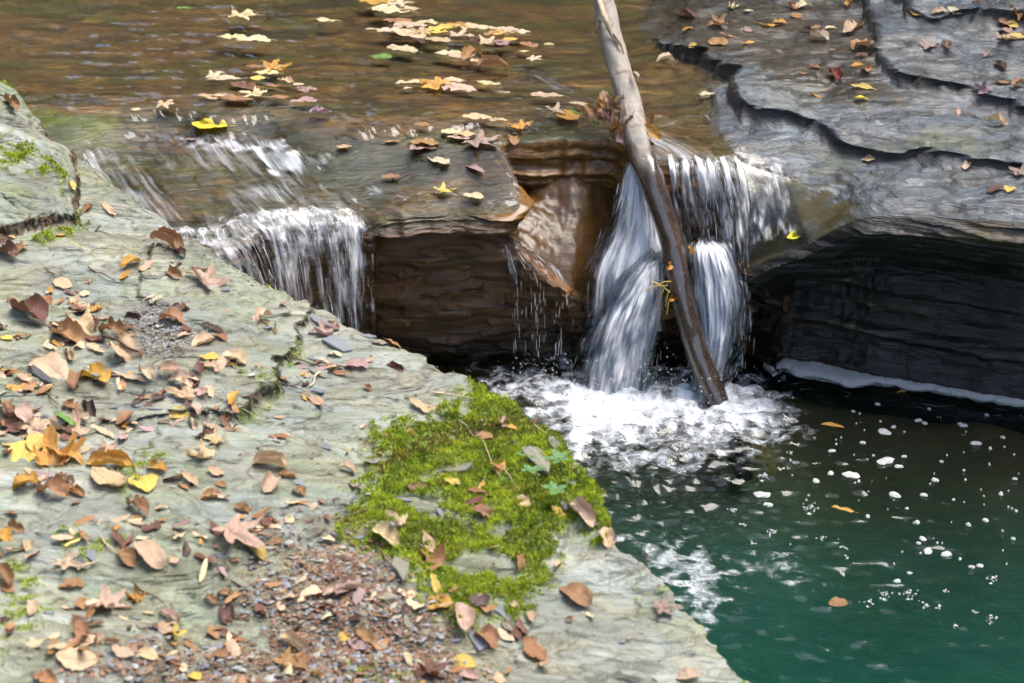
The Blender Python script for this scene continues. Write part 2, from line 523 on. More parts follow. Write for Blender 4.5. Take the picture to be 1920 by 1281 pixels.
ctrl = [tuple(at_y(*n)) for n in BED]
for px, py, z in [(0, 250, .52), (150, 250, .527), (210, 300, .478), (300, 330, .462), (420, 390, .437), (250, 215, .538), (400, 225, .54), (560, 245, .535), (330, 275, .49), (480, 300, .478),
                  (620, 330, .475), (760, 330, .478), (880, 330, .485), (700, 290, .508), (830, 275, .525), (900, 265, .53), (600, 180, .54), (300, 150, .53), (0, 130, .52),
                  (200, 20, .515), (600, 20, .52), (900, 100, .53), (1000, 180, .54), (1060, 230, .542), (1150, 100, .525), (1220, 230, .54), (1300, 200, .545), (1180, -80, .51), (400, -150, .5),
                  (1320, 260, .54), (1380, 270, .55), (1450, 300, .535), (1400, 200, .575), (1330, 170, .55), (1300, 90, .56), (1400, 60, .57), (1520, 160, .58), (1500, 250, .565), (1600, 60, .57),
                  (1600, 330, .535), (1750, 350, .545), (1900, 370, .56), (1750, 270, .575), (1900, 290, .585), (1750, 150, .60), (1900, 180, .60), (1750, 40, .62), (1900, 60, .62),
                  (1750, -120, .66), (1950, -150, .7), (2300, 100, .7), (2300, 300, .65), (2800, 200, .9), (1250, 30, .515), (-200, 150, .55)]:
    ctrl.append(tuple(at_z(px, py, z)))
ctrl = np.array(ctrl)
bed_f = tps(ctrl[:, :2], ctrl[:, 2], 2e-4)

def bed_steps(x, y, z):
    """rock layers: total rise, undercut shift and riser mask"""
    px, py = proj(x, y, z)
    dep = np.hypot(np.hypot(x, y), CAM_H - z)
    wob = 10 * fbm(x * 6, y * 10, 3, 5)
    rise = np.zeros_like(x); cut = np.zeros_like(x); ris = np.zeros_like(x); top = np.zeros_like(x)
    for poly, hgt, under in ((R1, .042, .030), (R2, .042, .032), (R3, .046, .032)):
        d = (sdist(px, py, poly) + wob) * dep / FPX * 2.0
        hg = hgt * (0.75 + .5 * fbm(x * 2.3, y * 2.3, 2, 31))
        if poly is R1:                               # the layer thins out towards the far right
            hg = hg * (1 - .55 * sstep(1700, 1950, px)) * (1 - .75 * sstep(1310, 1240, px) * sstep(160, 60, py))
        t = np.clip((d + .01) / .036, 0, 1)
        rise = rise + hg * t * t * (3 - 2 * t)
        cut = cut + under * np.sin(np.clip(t, 0, 1) * np.pi) * sstep(1.0, .55, t) * sstep(.005, .02, hg)
        ris = np.maximum(ris, np.sin(np.clip(t, 0, 1) * np.pi) ** .7 * (t < .72))
        top = np.maximum(top, t)
    return rise, cut, ris, top

def bed_top(x, y, detail=True, ds=.0055, dd=None):
    z = bed_f(x, y)
    rise, cut, ris, top = bed_steps(x, y, z)
    px, py = proj(x, y, z + rise)
    dry = region(px, py, R0, 25) 
    dry = np.maximum(dry, np.clip(top, 0, 1))
    if not detail:
        return z + rise, cut, ris, dry, px, py
    h = z + rise + 0.024 * fbm(x * 1.5 + .3 * fbm(x * 4, y * 4, 2, 45), y * 3.6, 4, 41) + 0.002 * fbm(x * 16, y * 24, 3, 43)
    t1, r1 = terrace(h, 0.011, .010, ds, dd)
    h2 = z + 0.006 * fbm(x * 3.1, y * 5.5, 4, 47) + .001 * fbm(x * 14, y * 22, 3, 48)
    t2, r2 = terrace(h2, 0.007, .012, ds, dd)
    zz = np.where(dry > .5, .62 * h + .38 * t1, .6 * h2 + .4 * t2) + 0.0008 * fbm(x * 25, y * 35, 3, 44)
    return zz, cut, np.maximum(ris, np.where(dry > .5, .45 * r1, .5 * r2)), dry, px, py

# ---- columns of the stream bed mesh
d_top = np.concatenate([np.arange(0, .95, .0055), np.arange(.95, 1.7, .010), np.arange(1.7, 4.2, .08)])
def nose_blend(d):
    return np.exp(-d / .03)
ix_ = np.interp(id_bed, [0, 15, 18, 33], [-.58, -.58, .16, .16])          # the rows fan out from left-slanting to right-slanting
cx = C_bed[:, 0][:, None] + ix_[:, None] * d_top[None]
cyy = C_bed[:, 1][:, None] + d_top[None]
zt, cut, ris, dry, bpx, bpy_ = bed_top(cx, cyy, True, .0055, d_top)
zt = zt + (C_bed[:, 2][:, None] - zt[:, :1]) * nose_blend(d_top)[None]
zt = zt - 0.012 * np.exp(-d_top / .012)[None] * 0.6
topx, topy = cx - .2 * cut, cyy + cut

PW = {}
def pf(ids, pts):
    for i in ids:
        PW[i] = pts
FALLW = [(.012, .93), (-.01, .8), (-.05, .6), (-.08, .35), (-.09, .1), (-.1, -.2), (-.1, -1)]
SHELF = [(.022, .97), (.034, .90), (.024, .83), (-.08, .78), (-.30, .4), (-.32, -.2), (-.32, -1)]
FACE = [(.006, .93), (.004, .82), (-.006, .70), (-.012, .6), (-.03, .35), (-.04, -.2), (-.05, -1)]
MAIN = [(.012, .9), (.01, .75), (-.02, .5), (-.06, .3), (-.1, .1), (-.1, -.2), (-.1, -1)]
OVER = [(.012, .92), (-.03, .82), (-.13, .74), (-.23, .55), (-.22, .25), (-.185, .02), (-.18, -1)]
pf(range(0, 8), FALLW); pf((8, 9, 10, 11), SHELF); pf((11, 12, 13), [(.014, .95), (.014, .88), (-.004, .82), (-.08, .77), (-.30, .4), (-.32, -.2), (-.32, -1)])
pf((14, 15, 16, 17, 18), FACE); pf((19, 20, 21, 22), MAIN)
pf((23, 24), [(.006, .9), (-.02, .8), (-.07, .7), (-.12, .5), (-.13, .2), (-.12, .02), (-.12, -1)])
pf(range(25, 33), OVER)
M_W = 120
N_bed = normals2(C_bed, 7)
Ns_ = normals2(C_bed, 60)
kb = sstep(25.5, 27.5, id_bed)[:, None]
N_bed = N_bed * (1 - kb) + Ns_ * kb
oo, zz = wall_grid(C_bed, id_bed, PW, M_W, N_bed)
S2 = np.repeat(s_bed[:, None], M_W, 1)
zz = zz - 0.012 * .6 * np.linspace(1, 0, M_W)[None] ** 8
# strata on the walls: thin beds, some standing proud
wz = zz + .018 * fbm(S2 * 1.1, zz * 2, 3, 61) + .006 * fbm(S2 * 6, zz * 9, 2, 62)
st = fbm(wz * 16, S2 * .35, 2, 63) * .022 + np.sign(pn(wz * 42, S2 * .3, 64)) * .004 + fbm(S2 * 14, zz * 40, 3, 65) * .006
amp = sstep(0, 14, np.arange(M_W))[None]
oo = oo + st * amp
wallx = C_bed[:, 0][:, None] + N_bed[:, 0][:, None] * oo
wally = C_bed[:, 1][:, None] + N_bed[:, 1][:, None] * oo

in_c = ((id_bed > 7.6) & (id_bed < 14.2))[:, None]
wally = np.where(in_c & (zz < .39), np.maximum(wally, 4.60 + .12 * sstep(.39, .34, zz)), wally)        # keep the hidden back of the shelf behind the lower ledge

gx = np.hstack([topx[:, ::-1], wallx[:, 1:]])
gy = np.hstack([topy[:, ::-1], wally[:, 1:]])
gz = np.hstack([zt[:, ::-1], zz[:, 1:]])
nT = len(d_top)
# ---- colours of the bed (stone, algae and painted wall glints; alpha = how rough)
def lerp(a, b, t):
    return a + (np.asarray(b, float) - a) * t[..., None]
qx, qy = proj(gx, gy, gz)
iswall = np.zeros(gx.shape); iswall[:, nT:] = 1
colr = np.zeros(gx.shape + (4,)); 
n_a = fbm(gx * 2.5, gy * 5, 4, 71); n_b = fbm(gx * 9, gy * 16, 4, 72)
colr[...] = (.062, .037, .012, .38)
colr = lerp(colr, (.042, .039, .011, .38), sstep(-.1, .45, n_a))
colr = lerp(colr, (.115, .070, .022, .38), sstep(.2, .6, n_b) * .7)
colr = lerp(colr, (.016, .012, .006, .38), sstep(.25, .55, fbm(gx * 5 + .4 * n_b, gy * 15, 4, 73)) * .8)
colr = lerp(colr, (.022, .028, .006, .38), sstep(.05, .5, fbm(gx * 1.6, gy * 6, 4, 74)) * .6)
G1 = [(40, 212), (150, 212), (215, 222), (230, 280), (150, 292), (60, 240)]
G2 = [(560, 300), (640, 275), (760, 265), (860, 270), (900, 300), (830, 330), (760, 360), (700, 400), (620, 370)]
G3 = [(220, 205), (330, 208), (560, 235), (640, 270), (540, 270), (440, 250), (330, 240), (235, 245)]
G4 = [(960, 235), (1060, 235), (1150, 250), (1160, 262), (940, 268)]
colr = lerp(colr, (.05, .068, .007, .4), region(qx, qy, G1, 14, 12, 81) * (1 - iswall))
for G, k in ((G2, .95), (G3, .85), (G4, .8)):
    colr = lerp(colr, (.014, .022, .004, .4), region(qx, qy, G, 18, 22, 82) * k * (1 - iswall))
dryg = np.hstack([dry[:, ::-1], np.repeat(dry[:, :1], M_W - 1, 1)]) 
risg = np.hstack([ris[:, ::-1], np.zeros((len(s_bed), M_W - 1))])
xmask = sstep(1330, 1400, qx)
stone = np.zeros_like(colr); stone[...] = (.062, .073, .082, .24)
stone = lerp(stone, (.125, .138, .145, .30), sstep(.0, .6, n_a))
stone = lerp(stone, (.032, .036, .039, .24), sstep(.1, .7, n_b) * .8)
stone = lerp(stone, (.075, .085, .03, .6), region(qx, qy, [(1440, 280), (1600, 310), (1500, 330), (1750, 245), (1890, 270), (1800, 285)], 15, 25, 84) * .45)
puddle = region(qx, qy, [(1225, -50), (1215, 60), (1300, 95), (1400, 120), (1480, 170), (1600, 195), (1700, 190), (1650, 140), (1640, 60), (1560, -50)], 18, 22, 85)
stone = lerp(stone, (.042, .036, .026, .08), puddle * .9)
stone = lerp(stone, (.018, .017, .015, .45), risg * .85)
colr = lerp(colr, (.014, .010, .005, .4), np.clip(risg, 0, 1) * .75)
bd = np.clip(np.maximum(dryg, xmask), 0, 1) * (1 - iswall)
colr = colr + (stone - colr) * bd[..., None]
wetface = region(qx, qy, [(1335, 260), (1400, 290), (1470, 330), (1600, 385), (1560, 440), (1420, 520), (1340, 480)], 22, 30, 86)
colr = lerp(colr, (.055, .046, .02, .08), wetface * (1 - .6 * sstep(.1, .4, n_b)))
colr = lerp(colr, (.03, .024, .012, .2), wetface * sstep(.1, .5, fbm(gx * 4, gy * 14, 3, 87)) * .8)
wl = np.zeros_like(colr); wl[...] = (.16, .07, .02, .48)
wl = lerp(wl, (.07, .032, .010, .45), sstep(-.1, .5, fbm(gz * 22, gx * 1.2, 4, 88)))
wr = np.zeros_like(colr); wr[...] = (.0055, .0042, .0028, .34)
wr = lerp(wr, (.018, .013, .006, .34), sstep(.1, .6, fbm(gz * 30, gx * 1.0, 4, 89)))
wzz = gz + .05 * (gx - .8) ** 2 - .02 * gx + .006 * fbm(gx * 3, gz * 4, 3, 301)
for z0, k_ in ((.10, .7), (.165, 1), (.215, .8), (.30, .5), (.37, .6)):  # thin pale lines paint wet glints into the right wall's colour
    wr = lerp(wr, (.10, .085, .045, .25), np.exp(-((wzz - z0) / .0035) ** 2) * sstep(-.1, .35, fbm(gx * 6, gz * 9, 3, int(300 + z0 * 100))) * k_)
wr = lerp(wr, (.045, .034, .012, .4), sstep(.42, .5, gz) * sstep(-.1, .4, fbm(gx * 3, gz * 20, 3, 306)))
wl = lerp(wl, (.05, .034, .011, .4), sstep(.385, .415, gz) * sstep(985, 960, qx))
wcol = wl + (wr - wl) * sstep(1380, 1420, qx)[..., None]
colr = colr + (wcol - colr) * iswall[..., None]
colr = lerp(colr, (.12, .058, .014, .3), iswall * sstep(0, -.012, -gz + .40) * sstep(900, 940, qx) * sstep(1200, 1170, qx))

V = np.stack([gx, gy, gz], -1).reshape(-1, 3)
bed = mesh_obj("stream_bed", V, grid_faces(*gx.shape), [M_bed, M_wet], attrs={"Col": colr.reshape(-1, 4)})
wf_ = ((wetface > .5) & (iswall < .5)) | ((iswall > .5) & (qx > 925) & (qx < 1390))
bed.data.polygons.foreach_set("material_index", wf_[:-1, :-1].ravel().astype(np.int32))
tag(bed, "brown and grey layered slate bed of the stream with its overhanging ledges", None, None, "structure")

# ---- lower ledge behind and under the falls
LOW = [(300, 600, 4.72), (560, 520, 4.66), (700, 446, 4.57), (800, 440, 4.57), (890, 436, 4.575), (930, 434, 4.58), (962, 448, 4.58), (1000, 478, 4.57), (1040, 512, 4.56), (1080, 545, 4.55), (1130, 560, 4.59),
       (1180, 560, 4.62), (1240, 550, 4.63), (1330, 520, 4.62), (1400, 515, 4.62), (1470, 540, 4.66)]
C_low, id_low, s_low = sweep_edge(LOW, 0.0055)
N_low = normals2(C_low, 16)
dl = np.concatenate([np.arange(0, .35, .007)])
lx = C_low[:, 0][:, None] + 0 * dl[None]
ly = C_low[:, 1][:, None] + dl[None]
ztarget = np.interp(lx, [-.4, -.02, .05, .2, .3, .5], [.40, .385, .41, .445, .45, .45])
tt = np.clip(dl[None] / .2, 0, 1.4)
lz = C_low[:, 2][:, None] + (ztarget - C_low[:, 2][:, None]) * (tt ** .85)
lz = lz + .010 * fbm(lx * 7, ly * 9, 4, 91) * np.minimum(1, dl / .03)[None] + .004 * fbm(lx * 30, ly * 40, 3, 92)
PL = {}
for i in range(len(LOW)):
    PL[i] = [(.012, .92), (.016, .78), (.0, .6), (-.035, .35), (-.06, .12), (-.07, -.05), (-.08, -1)]
for i in (8, 9, 10):
    PL[i] = [(.02, .9), (.012, .75), (-.03, .55), (-.06, .35), (-.085, .12), (-.09, -.05), (-.1, -1)]
m2 = 90
lo, lzz = wall_grid(C_low, id_low, PL, m2, N_low)
S3 = np.repeat(s_low[:, None], m2, 1)
wz = lzz + .03 * fbm(S3 * .9, lzz * 2, 2, 93) + .05 * S3 * .3
st = fbm(wz * 14, S3 * 1.2, 3, 94) * .012 + fbm(S3 * 10, lzz * 45, 3, 96) * .004 + .030 * fbm(S3 * 2.6, lzz * 5, 3, 98) + .014 * np.round(1.6 * fbm(S3 * 4.5, wz * 16, 3, 99))
lo = lo + st * sstep(0, 12, np.arange(m2))[None]
Lx = np.hstack([lx[:, ::-1], C_low[:, 0][:, None] + N_low[:, 0][:, None] * lo[:, 1:]])
Ly = np.hstack([ly[:, ::-1], C_low[:, 1][:, None] + N_low[:, 1][:, None] * lo[:, 1:]])
Lz = np.hstack([lz[:, ::-1], lzz[:, 1:]])
lc = np.zeros(Lx.shape + (4,)); lc[...] = (.11, .047, .013, .5)
lc = lerp(lc, (.19, .085, .022, .45), sstep(0, .5, fbm(Lz * 18, Lx * 2, 4, 97)))
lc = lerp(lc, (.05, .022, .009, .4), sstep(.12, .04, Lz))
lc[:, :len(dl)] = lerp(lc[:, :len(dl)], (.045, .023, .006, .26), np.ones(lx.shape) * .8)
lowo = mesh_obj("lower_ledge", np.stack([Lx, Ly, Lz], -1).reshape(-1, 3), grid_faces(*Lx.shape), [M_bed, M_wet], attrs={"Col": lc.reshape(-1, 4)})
lm = np.zeros(Lx.shape); lm[:, :len(dl) + 6] = 1
lowo.data.polygons.foreach_set("material_index", lm[:-1, :-1].ravel().astype(np.int32))
tag(lowo, "dark brown wet ledge under the falls", None, None, "structure")

# ------------------------------------------------------------------ foreground slab
EDGE = [(-420, -160, 5.6), (-220, 0, 5.25), (0, 142, 4.92), (60, 215, 4.80), (100, 258, 4.73), (150, 290, 4.66), (250, 370, 4.42), (330, 428, 4.26), (400, 480, 4.10), (480, 522, 3.99), (560, 560, 3.90), (640, 595, 3.81),
        (720, 630, 3.72), (800, 664, 3.64), (890, 712, 3.56), (985, 764, 3.45), (1030, 800, 3.37), (1090, 862, 3.25), (1128, 925, 3.14), (1160, 1000, 3.02), (1225, 1068, 2.93), (1300, 1140, 2.83), (1360, 1215, 2.73),
        (1430, 1281, 2.66), (1520, 1400, 2.53), (1660, 1600, 2.35)]
C_sl, id_sl, s_sl = sweep_edge(EDGE, 0.0042)
wobn = fbm(s_sl * 9, s_sl * 0 + 3, 4, 101)
notch = terrace(.03 * fbm(s_sl * 7, s_sl * 0 + 1, 4, 103)[:, None] + 0 * np.zeros((1, 2)), .010, .012, .0042, .01)[0][:, 0]
C_sl[:, 0] += .006 * wobn - .5 * notch; C_sl[:, 1] += .008 * fbm(s_sl * 14, s_sl * 0, 3, 102) - .4 * notch
IN_S = np.array([-.81, -.59])
dv = np.concatenate([np.arange(0, 1.25, .0042), np.arange(1.25, 2.0, .02)])
# the main plane of the slab
bp_ = np.array([at_y(*n) for n in EDGE[5:]] + [(-.85, 2.45, .50), (-1.3, 3.6, .54), (-.3, 2.3, .45), (-1.2, 4.3, .535)])
A_ = np.c_[np.ones(len(bp_)), bp_[:, 0], bp_[:, 1]]
cf = np.linalg.lstsq(A_, bp_[:, 2], rcond=None)[0]
def slab_plane(x, y):
    return cf[0] + cf[1] * x + cf[2] * y
SB = [(-300, -100), (0, 120), (70, 225), (112, 272), (150, 330), (148, 395), (140, 425), (90, 448), (0, 478), (-500, 560)]          # raised hump
S1 = [(586, 560), (582, 600), (560, 622), (575, 648), (545, 690), (520, 705), (527, 735), (490, 752), (455, 775), (350, 785), (250, 800), (100, 800), (-300, 760), (-300, 420), (140, 440), (420, 470)]   # upper sheet
S1b = [(548, 560), (545, 600), (500, 640), (430, 655), (380, 640), (300, 600), (250, 560), (300, 480), (450, 500)]
S2p = [(985, 760), (965, 785), (900, 800), (850, 812), (780, 830), (722, 858), (700, 900), (640, 960), (560, 1010), (440, 1050), (330, 1120), (300, 1300), (-300, 1400), (-300, 300), (300, 300), (890, 700)]   # above the moss step
MOSS = [(905, 722), (950, 735), (985, 764), (1035, 800), (1092, 862), (1130, 925), (1166, 1000), (1130, 995), (1080, 960), (1040, 985), (1030, 1040), (990, 1075), (980, 1120), (925, 1120), (870, 1150), (820, 1120), (770, 1060),
        (740, 1020), (660, 1000), (640, 950), (690, 880), (712, 850), (700, 810), (740, 790), (800, 790), (860, 770), (885, 740)]
MOSSB = [[(165, 425), (145, 400), (150, 425), (110, 455), (50, 468), (60, 478), (120, 470), (150, 450)], [(560, 655), (575, 648), (570, 680), (545, 700), (530, 690)], [(520, 735), (530, 755), (460, 780), (440, 775)],
         [(430, 720), (480, 725), (520, 735), (470, 740)], [(0, 1060), (60, 1060), (100, 1150), (60, 1200), (0, 1270)], [(100, 1010), (240, 1020), (250, 1050), (130, 1075)], [(590, 545), (545, 545), (550, 555), (580, 562)],
         [(230, 860), (330, 850), (300, 880), (245, 960), (225, 960)], [(640, 1200), (760, 1190), (800, 1290), (640, 1290)], [(0, 330), (30, 330), (110, 355), (148, 380), (120, 390), (30, 375), (0, 385)], [(500, 540), (545, 545), (530, 552), (505, 550)],
         [(1350, 1235), (1400, 1245), (1390, 1262), (1350, 1255)], [(1190, 1080), (1250, 1090), (1240, 1100), (1200, 1095)], [(0, 140), (20, 170), (30, 215), (10, 215), (0, 180)], [(640, 820), (690, 815), (690, 835), (650, 835)]]
GRAV = [(560, 1010), (640, 985), (690, 1000), (740, 1045), (800, 1110), (860, 1160), (880, 1225), (820, 1290), (150, 1300), (250, 1230), (330, 1180), (420, 1190), (500, 1160), (455, 1110), (480, 1060)]
GRAV2 = [(262, 588), (300, 575), (330, 600), (345, 640), (395, 660), (330, 690), (270, 690), (255, 650), (240, 620)]

sx = C_sl[:, 0][:, None] + IN_S[0] * dv[None]
sy = C_sl[:, 1][:, None] + IN_S[1] * dv[None]
plane = slab_plane(sx, sy)
dE = C_sl[:, 2] - slab_plane(C_sl[:, 0], C_sl[:, 1])
spx, spy = proj(sx, sy, plane)
depS = np.hypot(np.hypot(sx, sy), CAM_H - plane)
wb = 10 * fbm(sx * 8, sy * 13, 4, 111) + 4 * fbm(sx * 40, sy * 60, 2, 112)
m_per_px = depS / FPX
sz = plane.copy()
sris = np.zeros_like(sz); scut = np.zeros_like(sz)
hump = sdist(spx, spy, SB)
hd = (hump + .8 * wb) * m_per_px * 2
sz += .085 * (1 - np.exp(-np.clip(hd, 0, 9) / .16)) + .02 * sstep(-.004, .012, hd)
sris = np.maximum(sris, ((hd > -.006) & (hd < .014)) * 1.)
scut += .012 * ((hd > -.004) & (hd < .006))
for poly, hgt, under in ((S1, .022, .016), (S1b, .009, .004), (S2p, .032, .0)):
    d = (sdist(spx, spy, poly) + wb * (1.0 if under else .8)) * m_per_px * 2
    wd = .016 if under else .05
    t = np.clip((d + wd * .3) / wd, 0, 1)
    hg = hgt * (1 + .35 * fbm(sx * 3, sy * 3, 2, 121))
    if poly is S1:
        hg = hg * sstep(180, 430, spx + .2 * (spy - 700))
    sz += hg * t * t * (3 - 2 * t) - hg * .5
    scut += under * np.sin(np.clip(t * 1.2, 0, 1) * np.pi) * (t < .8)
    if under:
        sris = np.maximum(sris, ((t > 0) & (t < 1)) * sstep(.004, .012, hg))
# flaky, wavy foliation of the slate: terraces at two scales
h1 = .022 * fbm(sx * 2.0 + .35 * fbm(sx * 3, sy * 3, 2, 131), sy * 4.6, 4, 132)
h1 = h1 + .0014 * fbm(sx * 20, sy * 32, 3, 133)
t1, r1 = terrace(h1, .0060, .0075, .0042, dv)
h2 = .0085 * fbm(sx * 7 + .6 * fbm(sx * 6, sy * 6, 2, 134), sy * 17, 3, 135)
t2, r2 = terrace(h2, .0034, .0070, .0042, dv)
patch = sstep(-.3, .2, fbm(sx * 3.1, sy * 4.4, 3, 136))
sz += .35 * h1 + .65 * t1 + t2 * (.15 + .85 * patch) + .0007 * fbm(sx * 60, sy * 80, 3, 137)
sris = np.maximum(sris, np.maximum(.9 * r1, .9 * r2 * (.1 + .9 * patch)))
# moss cushions and gravel
moss = region(spx, spy, MOSS, 22, 34, 141, .045)
holes = sstep(.08, .32, fbm(sx * 8, sy * 13, 4, 142)) * region(spx, spy, [(760, 880), (900, 860), (930, 930), (1000, 960), (960, 1120), (820, 1100), (760, 1010), (660, 990)], 30, 10, 143)
moss *= (1 - .95 * holes)
for q, P_ in enumerate(MOSSB):
    moss = np.maximum(moss, region(spx, spy, P_, 9, 13, 150 + q, .08) * sstep(-.25, .35, fbm(sx * 25, sy * 40, 3, 170 + q)) * (.95 if q in (0, 9, 13) else .62))
moss = moss * sstep(-.6, -.2, fbm(sx * 18, sy * 26, 3, 145) + .35 * moss)
grav = np.maximum(region(spx, spy, GRAV, 55, 75, 146), region(spx, spy, GRAV2, 15, 14, 147))
sz += moss * (.008 + .006 * fbm(sx * 35, sy * 45, 3, 148)) + grav * .004
# edge: follow the traced rim, then round it off
sz += dE[:, None] * np.exp(-dv / .12)[None] + (0 - 0)
edge0 = (sz[:, :1] - C_sl[:, 2][:, None])
sz -= edge0 * np.exp(-dv / .035)[None] * .85
sz -= .016 * np.exp(-dv / .012)[None]
m3 = 70
N_sl = normals2(C_sl, 8)
PS = {0: [(.014, .95), (.02, .85), (.01, .7), (-.02, .5), (-.04, .2), (-.06, -.1), (-.1, -1)]}
PS[len(EDGE) - 1] = PS[0]
C3 = C_sl.copy(); C3[:, 2] = sz[:, 0]
so, szz = wall_grid(C3, id_sl, PS, m3, N_sl)
so += (fbm(szz * 25, np.repeat(s_sl[:, None], m3, 1) * 1.5, 3, 161) * .012 + fbm(np.repeat(s_sl[:, None], m3, 1) * 12, szz * 30, 3, 162) * .008) * sstep(0, 12, np.arange(m3))[None]
Sx = np.hstack([(sx + .5 * scut * -.2)[:, ::-1], C_sl[:, 0][:, None] - N_sl[:, 0][:, None] * -so[:, 1:]])
Sy = np.hstack([(sy + scut)[:, ::-1], C_sl[:, 1][:, None] + N_sl[:, 1][:, None] * so[:, 1:]])
Sz = np.hstack([sz[:, ::-1], szz[:, 1:]])
nv = len(dv)
sc_ = np.zeros(Sx.shape + (4,))
na = fbm(Sx * 3, Sy * 5, 4, 181); nb = fbm(Sx * 11, Sy * 20, 4, 182)
sc_[...] = (.185, .202, .175, .70)
sc_ = lerp(sc_, (.25, .265, .232, .75), sstep(0, .6, na))
sc_ = lerp(sc_, (.155, .172, .155, .66), sstep(0, .6, -na) * .8)
sc_ = lerp(sc_, (.21, .205, .145, .8), sstep(.1, .6, nb) * .55)
green = sstep(-.1, .5, fbm(Sx * 2.2, Sy * 3, 3, 183))
sc_ = lerp(sc_, (.155, .185, .105, .8), green * .5)
sc_ = lerp(sc_, (.13, .155, .055, .8), sstep(.25, .6, fbm(Sx * 5, Sy * 11, 4, 184)) * .30)
sc_ = lerp(sc_, (.12, .125, .105, .5), sstep(.3, .7, fbm(Sx * 3.5 + 4, Sy * 6, 4, 185)) * .55)
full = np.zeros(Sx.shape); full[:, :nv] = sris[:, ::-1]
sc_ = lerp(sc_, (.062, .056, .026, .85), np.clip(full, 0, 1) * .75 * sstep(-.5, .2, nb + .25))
mg = np.zeros(Sx.shape); mg[:, :nv] = moss[:, ::-1]
gg = np.zeros(Sx.shape); gg[:, :nv] = grav[:, ::-1]
sc_ = lerp(sc_, (.11, .075, .05, .9), gg * .6)
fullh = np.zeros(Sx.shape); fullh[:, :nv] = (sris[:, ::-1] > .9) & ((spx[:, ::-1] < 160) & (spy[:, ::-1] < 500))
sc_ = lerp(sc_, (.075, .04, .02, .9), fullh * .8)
sc_ = lerp(sc_, (.15, .21, .018, .9), mg * .95)
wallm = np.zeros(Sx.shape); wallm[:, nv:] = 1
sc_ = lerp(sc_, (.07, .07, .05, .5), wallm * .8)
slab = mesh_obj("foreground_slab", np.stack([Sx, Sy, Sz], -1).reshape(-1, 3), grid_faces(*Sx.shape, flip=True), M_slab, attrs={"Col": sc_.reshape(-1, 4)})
tag(slab, "pale grey green flaky slate slab in front of the falls", None, None, "structure")

# ------------------------------------------------------------------ stream water: a thin sheet over the bed
k0, k1 = int(np.searchsorted(id_bed, 0.2)), int(np.searchsorted(id_bed, 28.0))
ci = np.arange(k0, k1)
d_w = np.concatenate([np.arange(0, .55, .009), np.arange(.55, 1.7, .016), np.arange(1.7, 4.2, .1)])
wx = C_bed[ci, 0][:, None] + ix_[ci][:, None] * d_w[None]
wy = C_bed[ci, 1][:, None] + d_w[None]
zb, _, _, _, wpx, wpy = bed_top(wx, wy, False)
zb = zb + (C_bed[ci, 2][:, None] - zb[:, :1]) * nose_blend(d_w)[None]
RAP = [(120, 300), (170, 285), (330, 268), (520, 272), (640, 300), (600, 345), (700, 405), (710, 440), (560, 480), (380, 500), (200, 400)]
CAS = [(226, 238), (300, 238), (460, 252), (560, 262), (540, 285), (440, 288), (330, 275), (240, 272)]
rap = region(wpx, wpy, RAP, 22, 18, 201)
cas = region(wpx, wpy, CAS, 8, 8, 202, .06)
film = .009 + .004 * rap
film = film - .06 * region(wpx, wpy, R1, 10) - .05 * region(wpx, wpy, [(1345, 180), (1330, 250), (1375, 330), (1400, 500), (1700, 500), (1700, 200)], 14)
POND = [(-900, 215), (60, 214), (200, 220), (232, 240), (330, 243), (460, 252), (560, 242), (660, 280), (800, 272), (935, 262), (1170, 256), (1260, 262), (1345, 240), (1345, -400), (-900, -400)]
lev = .5565 - .25 * (1 - region(wpx, wpy, POND, 26, 12, 215, .05))
chop = .0022 * fbm(wx * 6, wy * 22, 3, 203) + .0012 * fbm(wx * 22, wy * 60, 2, 204)
Sg = np.repeat(s_bed[ci][:, None], len(d_w), 1)
Sg = wx + .58 * (wy - 4.5)
rough_w = .008 * fbm(Sg * 26, np.repeat(d_w[None], len(ci), 0) * 6, 3, 205) + .006 * fbm(Sg * 9, np.repeat(d_w[None], len(ci), 0) * 14, 3, 206)
a_ = zb + film
zw = np.where(a_ > lev, a_, lev) + .0015 * sstep(.02, 0, np.abs(a_ - lev)) + chop * (1 - rap) + np.maximum(rough_w, -.006) * rap + .004 * cas * fbm(Sg * 45, wy * 30, 2, 207)
rip = sstep(1100, 1180, wpx) * sstep(150, 230, wpy)
foam = .40 * rap * (.62 + .5 * sstep(-.4, .5, fbm(Sg * 9, wy * 7, 3, 208))) + .30 * cas + .40 * region(wpx, wpy, [(480, 285), (560, 290), (565, 330), (510, 335)], 10, 10, 209)
foam = np.maximum(foam, .30 * region(wpx, wpy, [(930, 145), (1050, 150), (1130, 190), (1080, 195), (960, 170)], 12, 18, 210, .06))
foam = np.maximum(foam, .42 * region(wpx, wpy, [(1185, 240), (1290, 250), (1380, 300), (1380, 340), (1185, 330)], 14, 14, 211))
foam = np.maximum(foam, .46 * region(wpx, wpy, [(690, 340), (830, 350), (900, 375), (780, 390), (690, 375)], 8, 16, 212, .08) * sstep(0, .3, fbm(wx * 10, wy * 40, 3, 213)))  # glints on the shelf's ripples, painted in as foam
foam = np.maximum(foam, .34 * sstep(.3, .6, fbm(wx * 11, wy * 34, 3, 214)) * sstep(130, 200, wpy))
uvw = np.stack([wx + .58 * (wy - 4.5), np.repeat(d_w[None], len(ci), 0)], -1).reshape(-1, 2)
VW = np.stack([wx, wy, zw], -1).reshape(-1, 3)
rc = rap[:-1, :-1] > .5
M_rapid = water_mat("rapid_water", (.93, .91, .86), (42, 7, 1), 0.45, 1.0, (70, 4.5, 1), True)
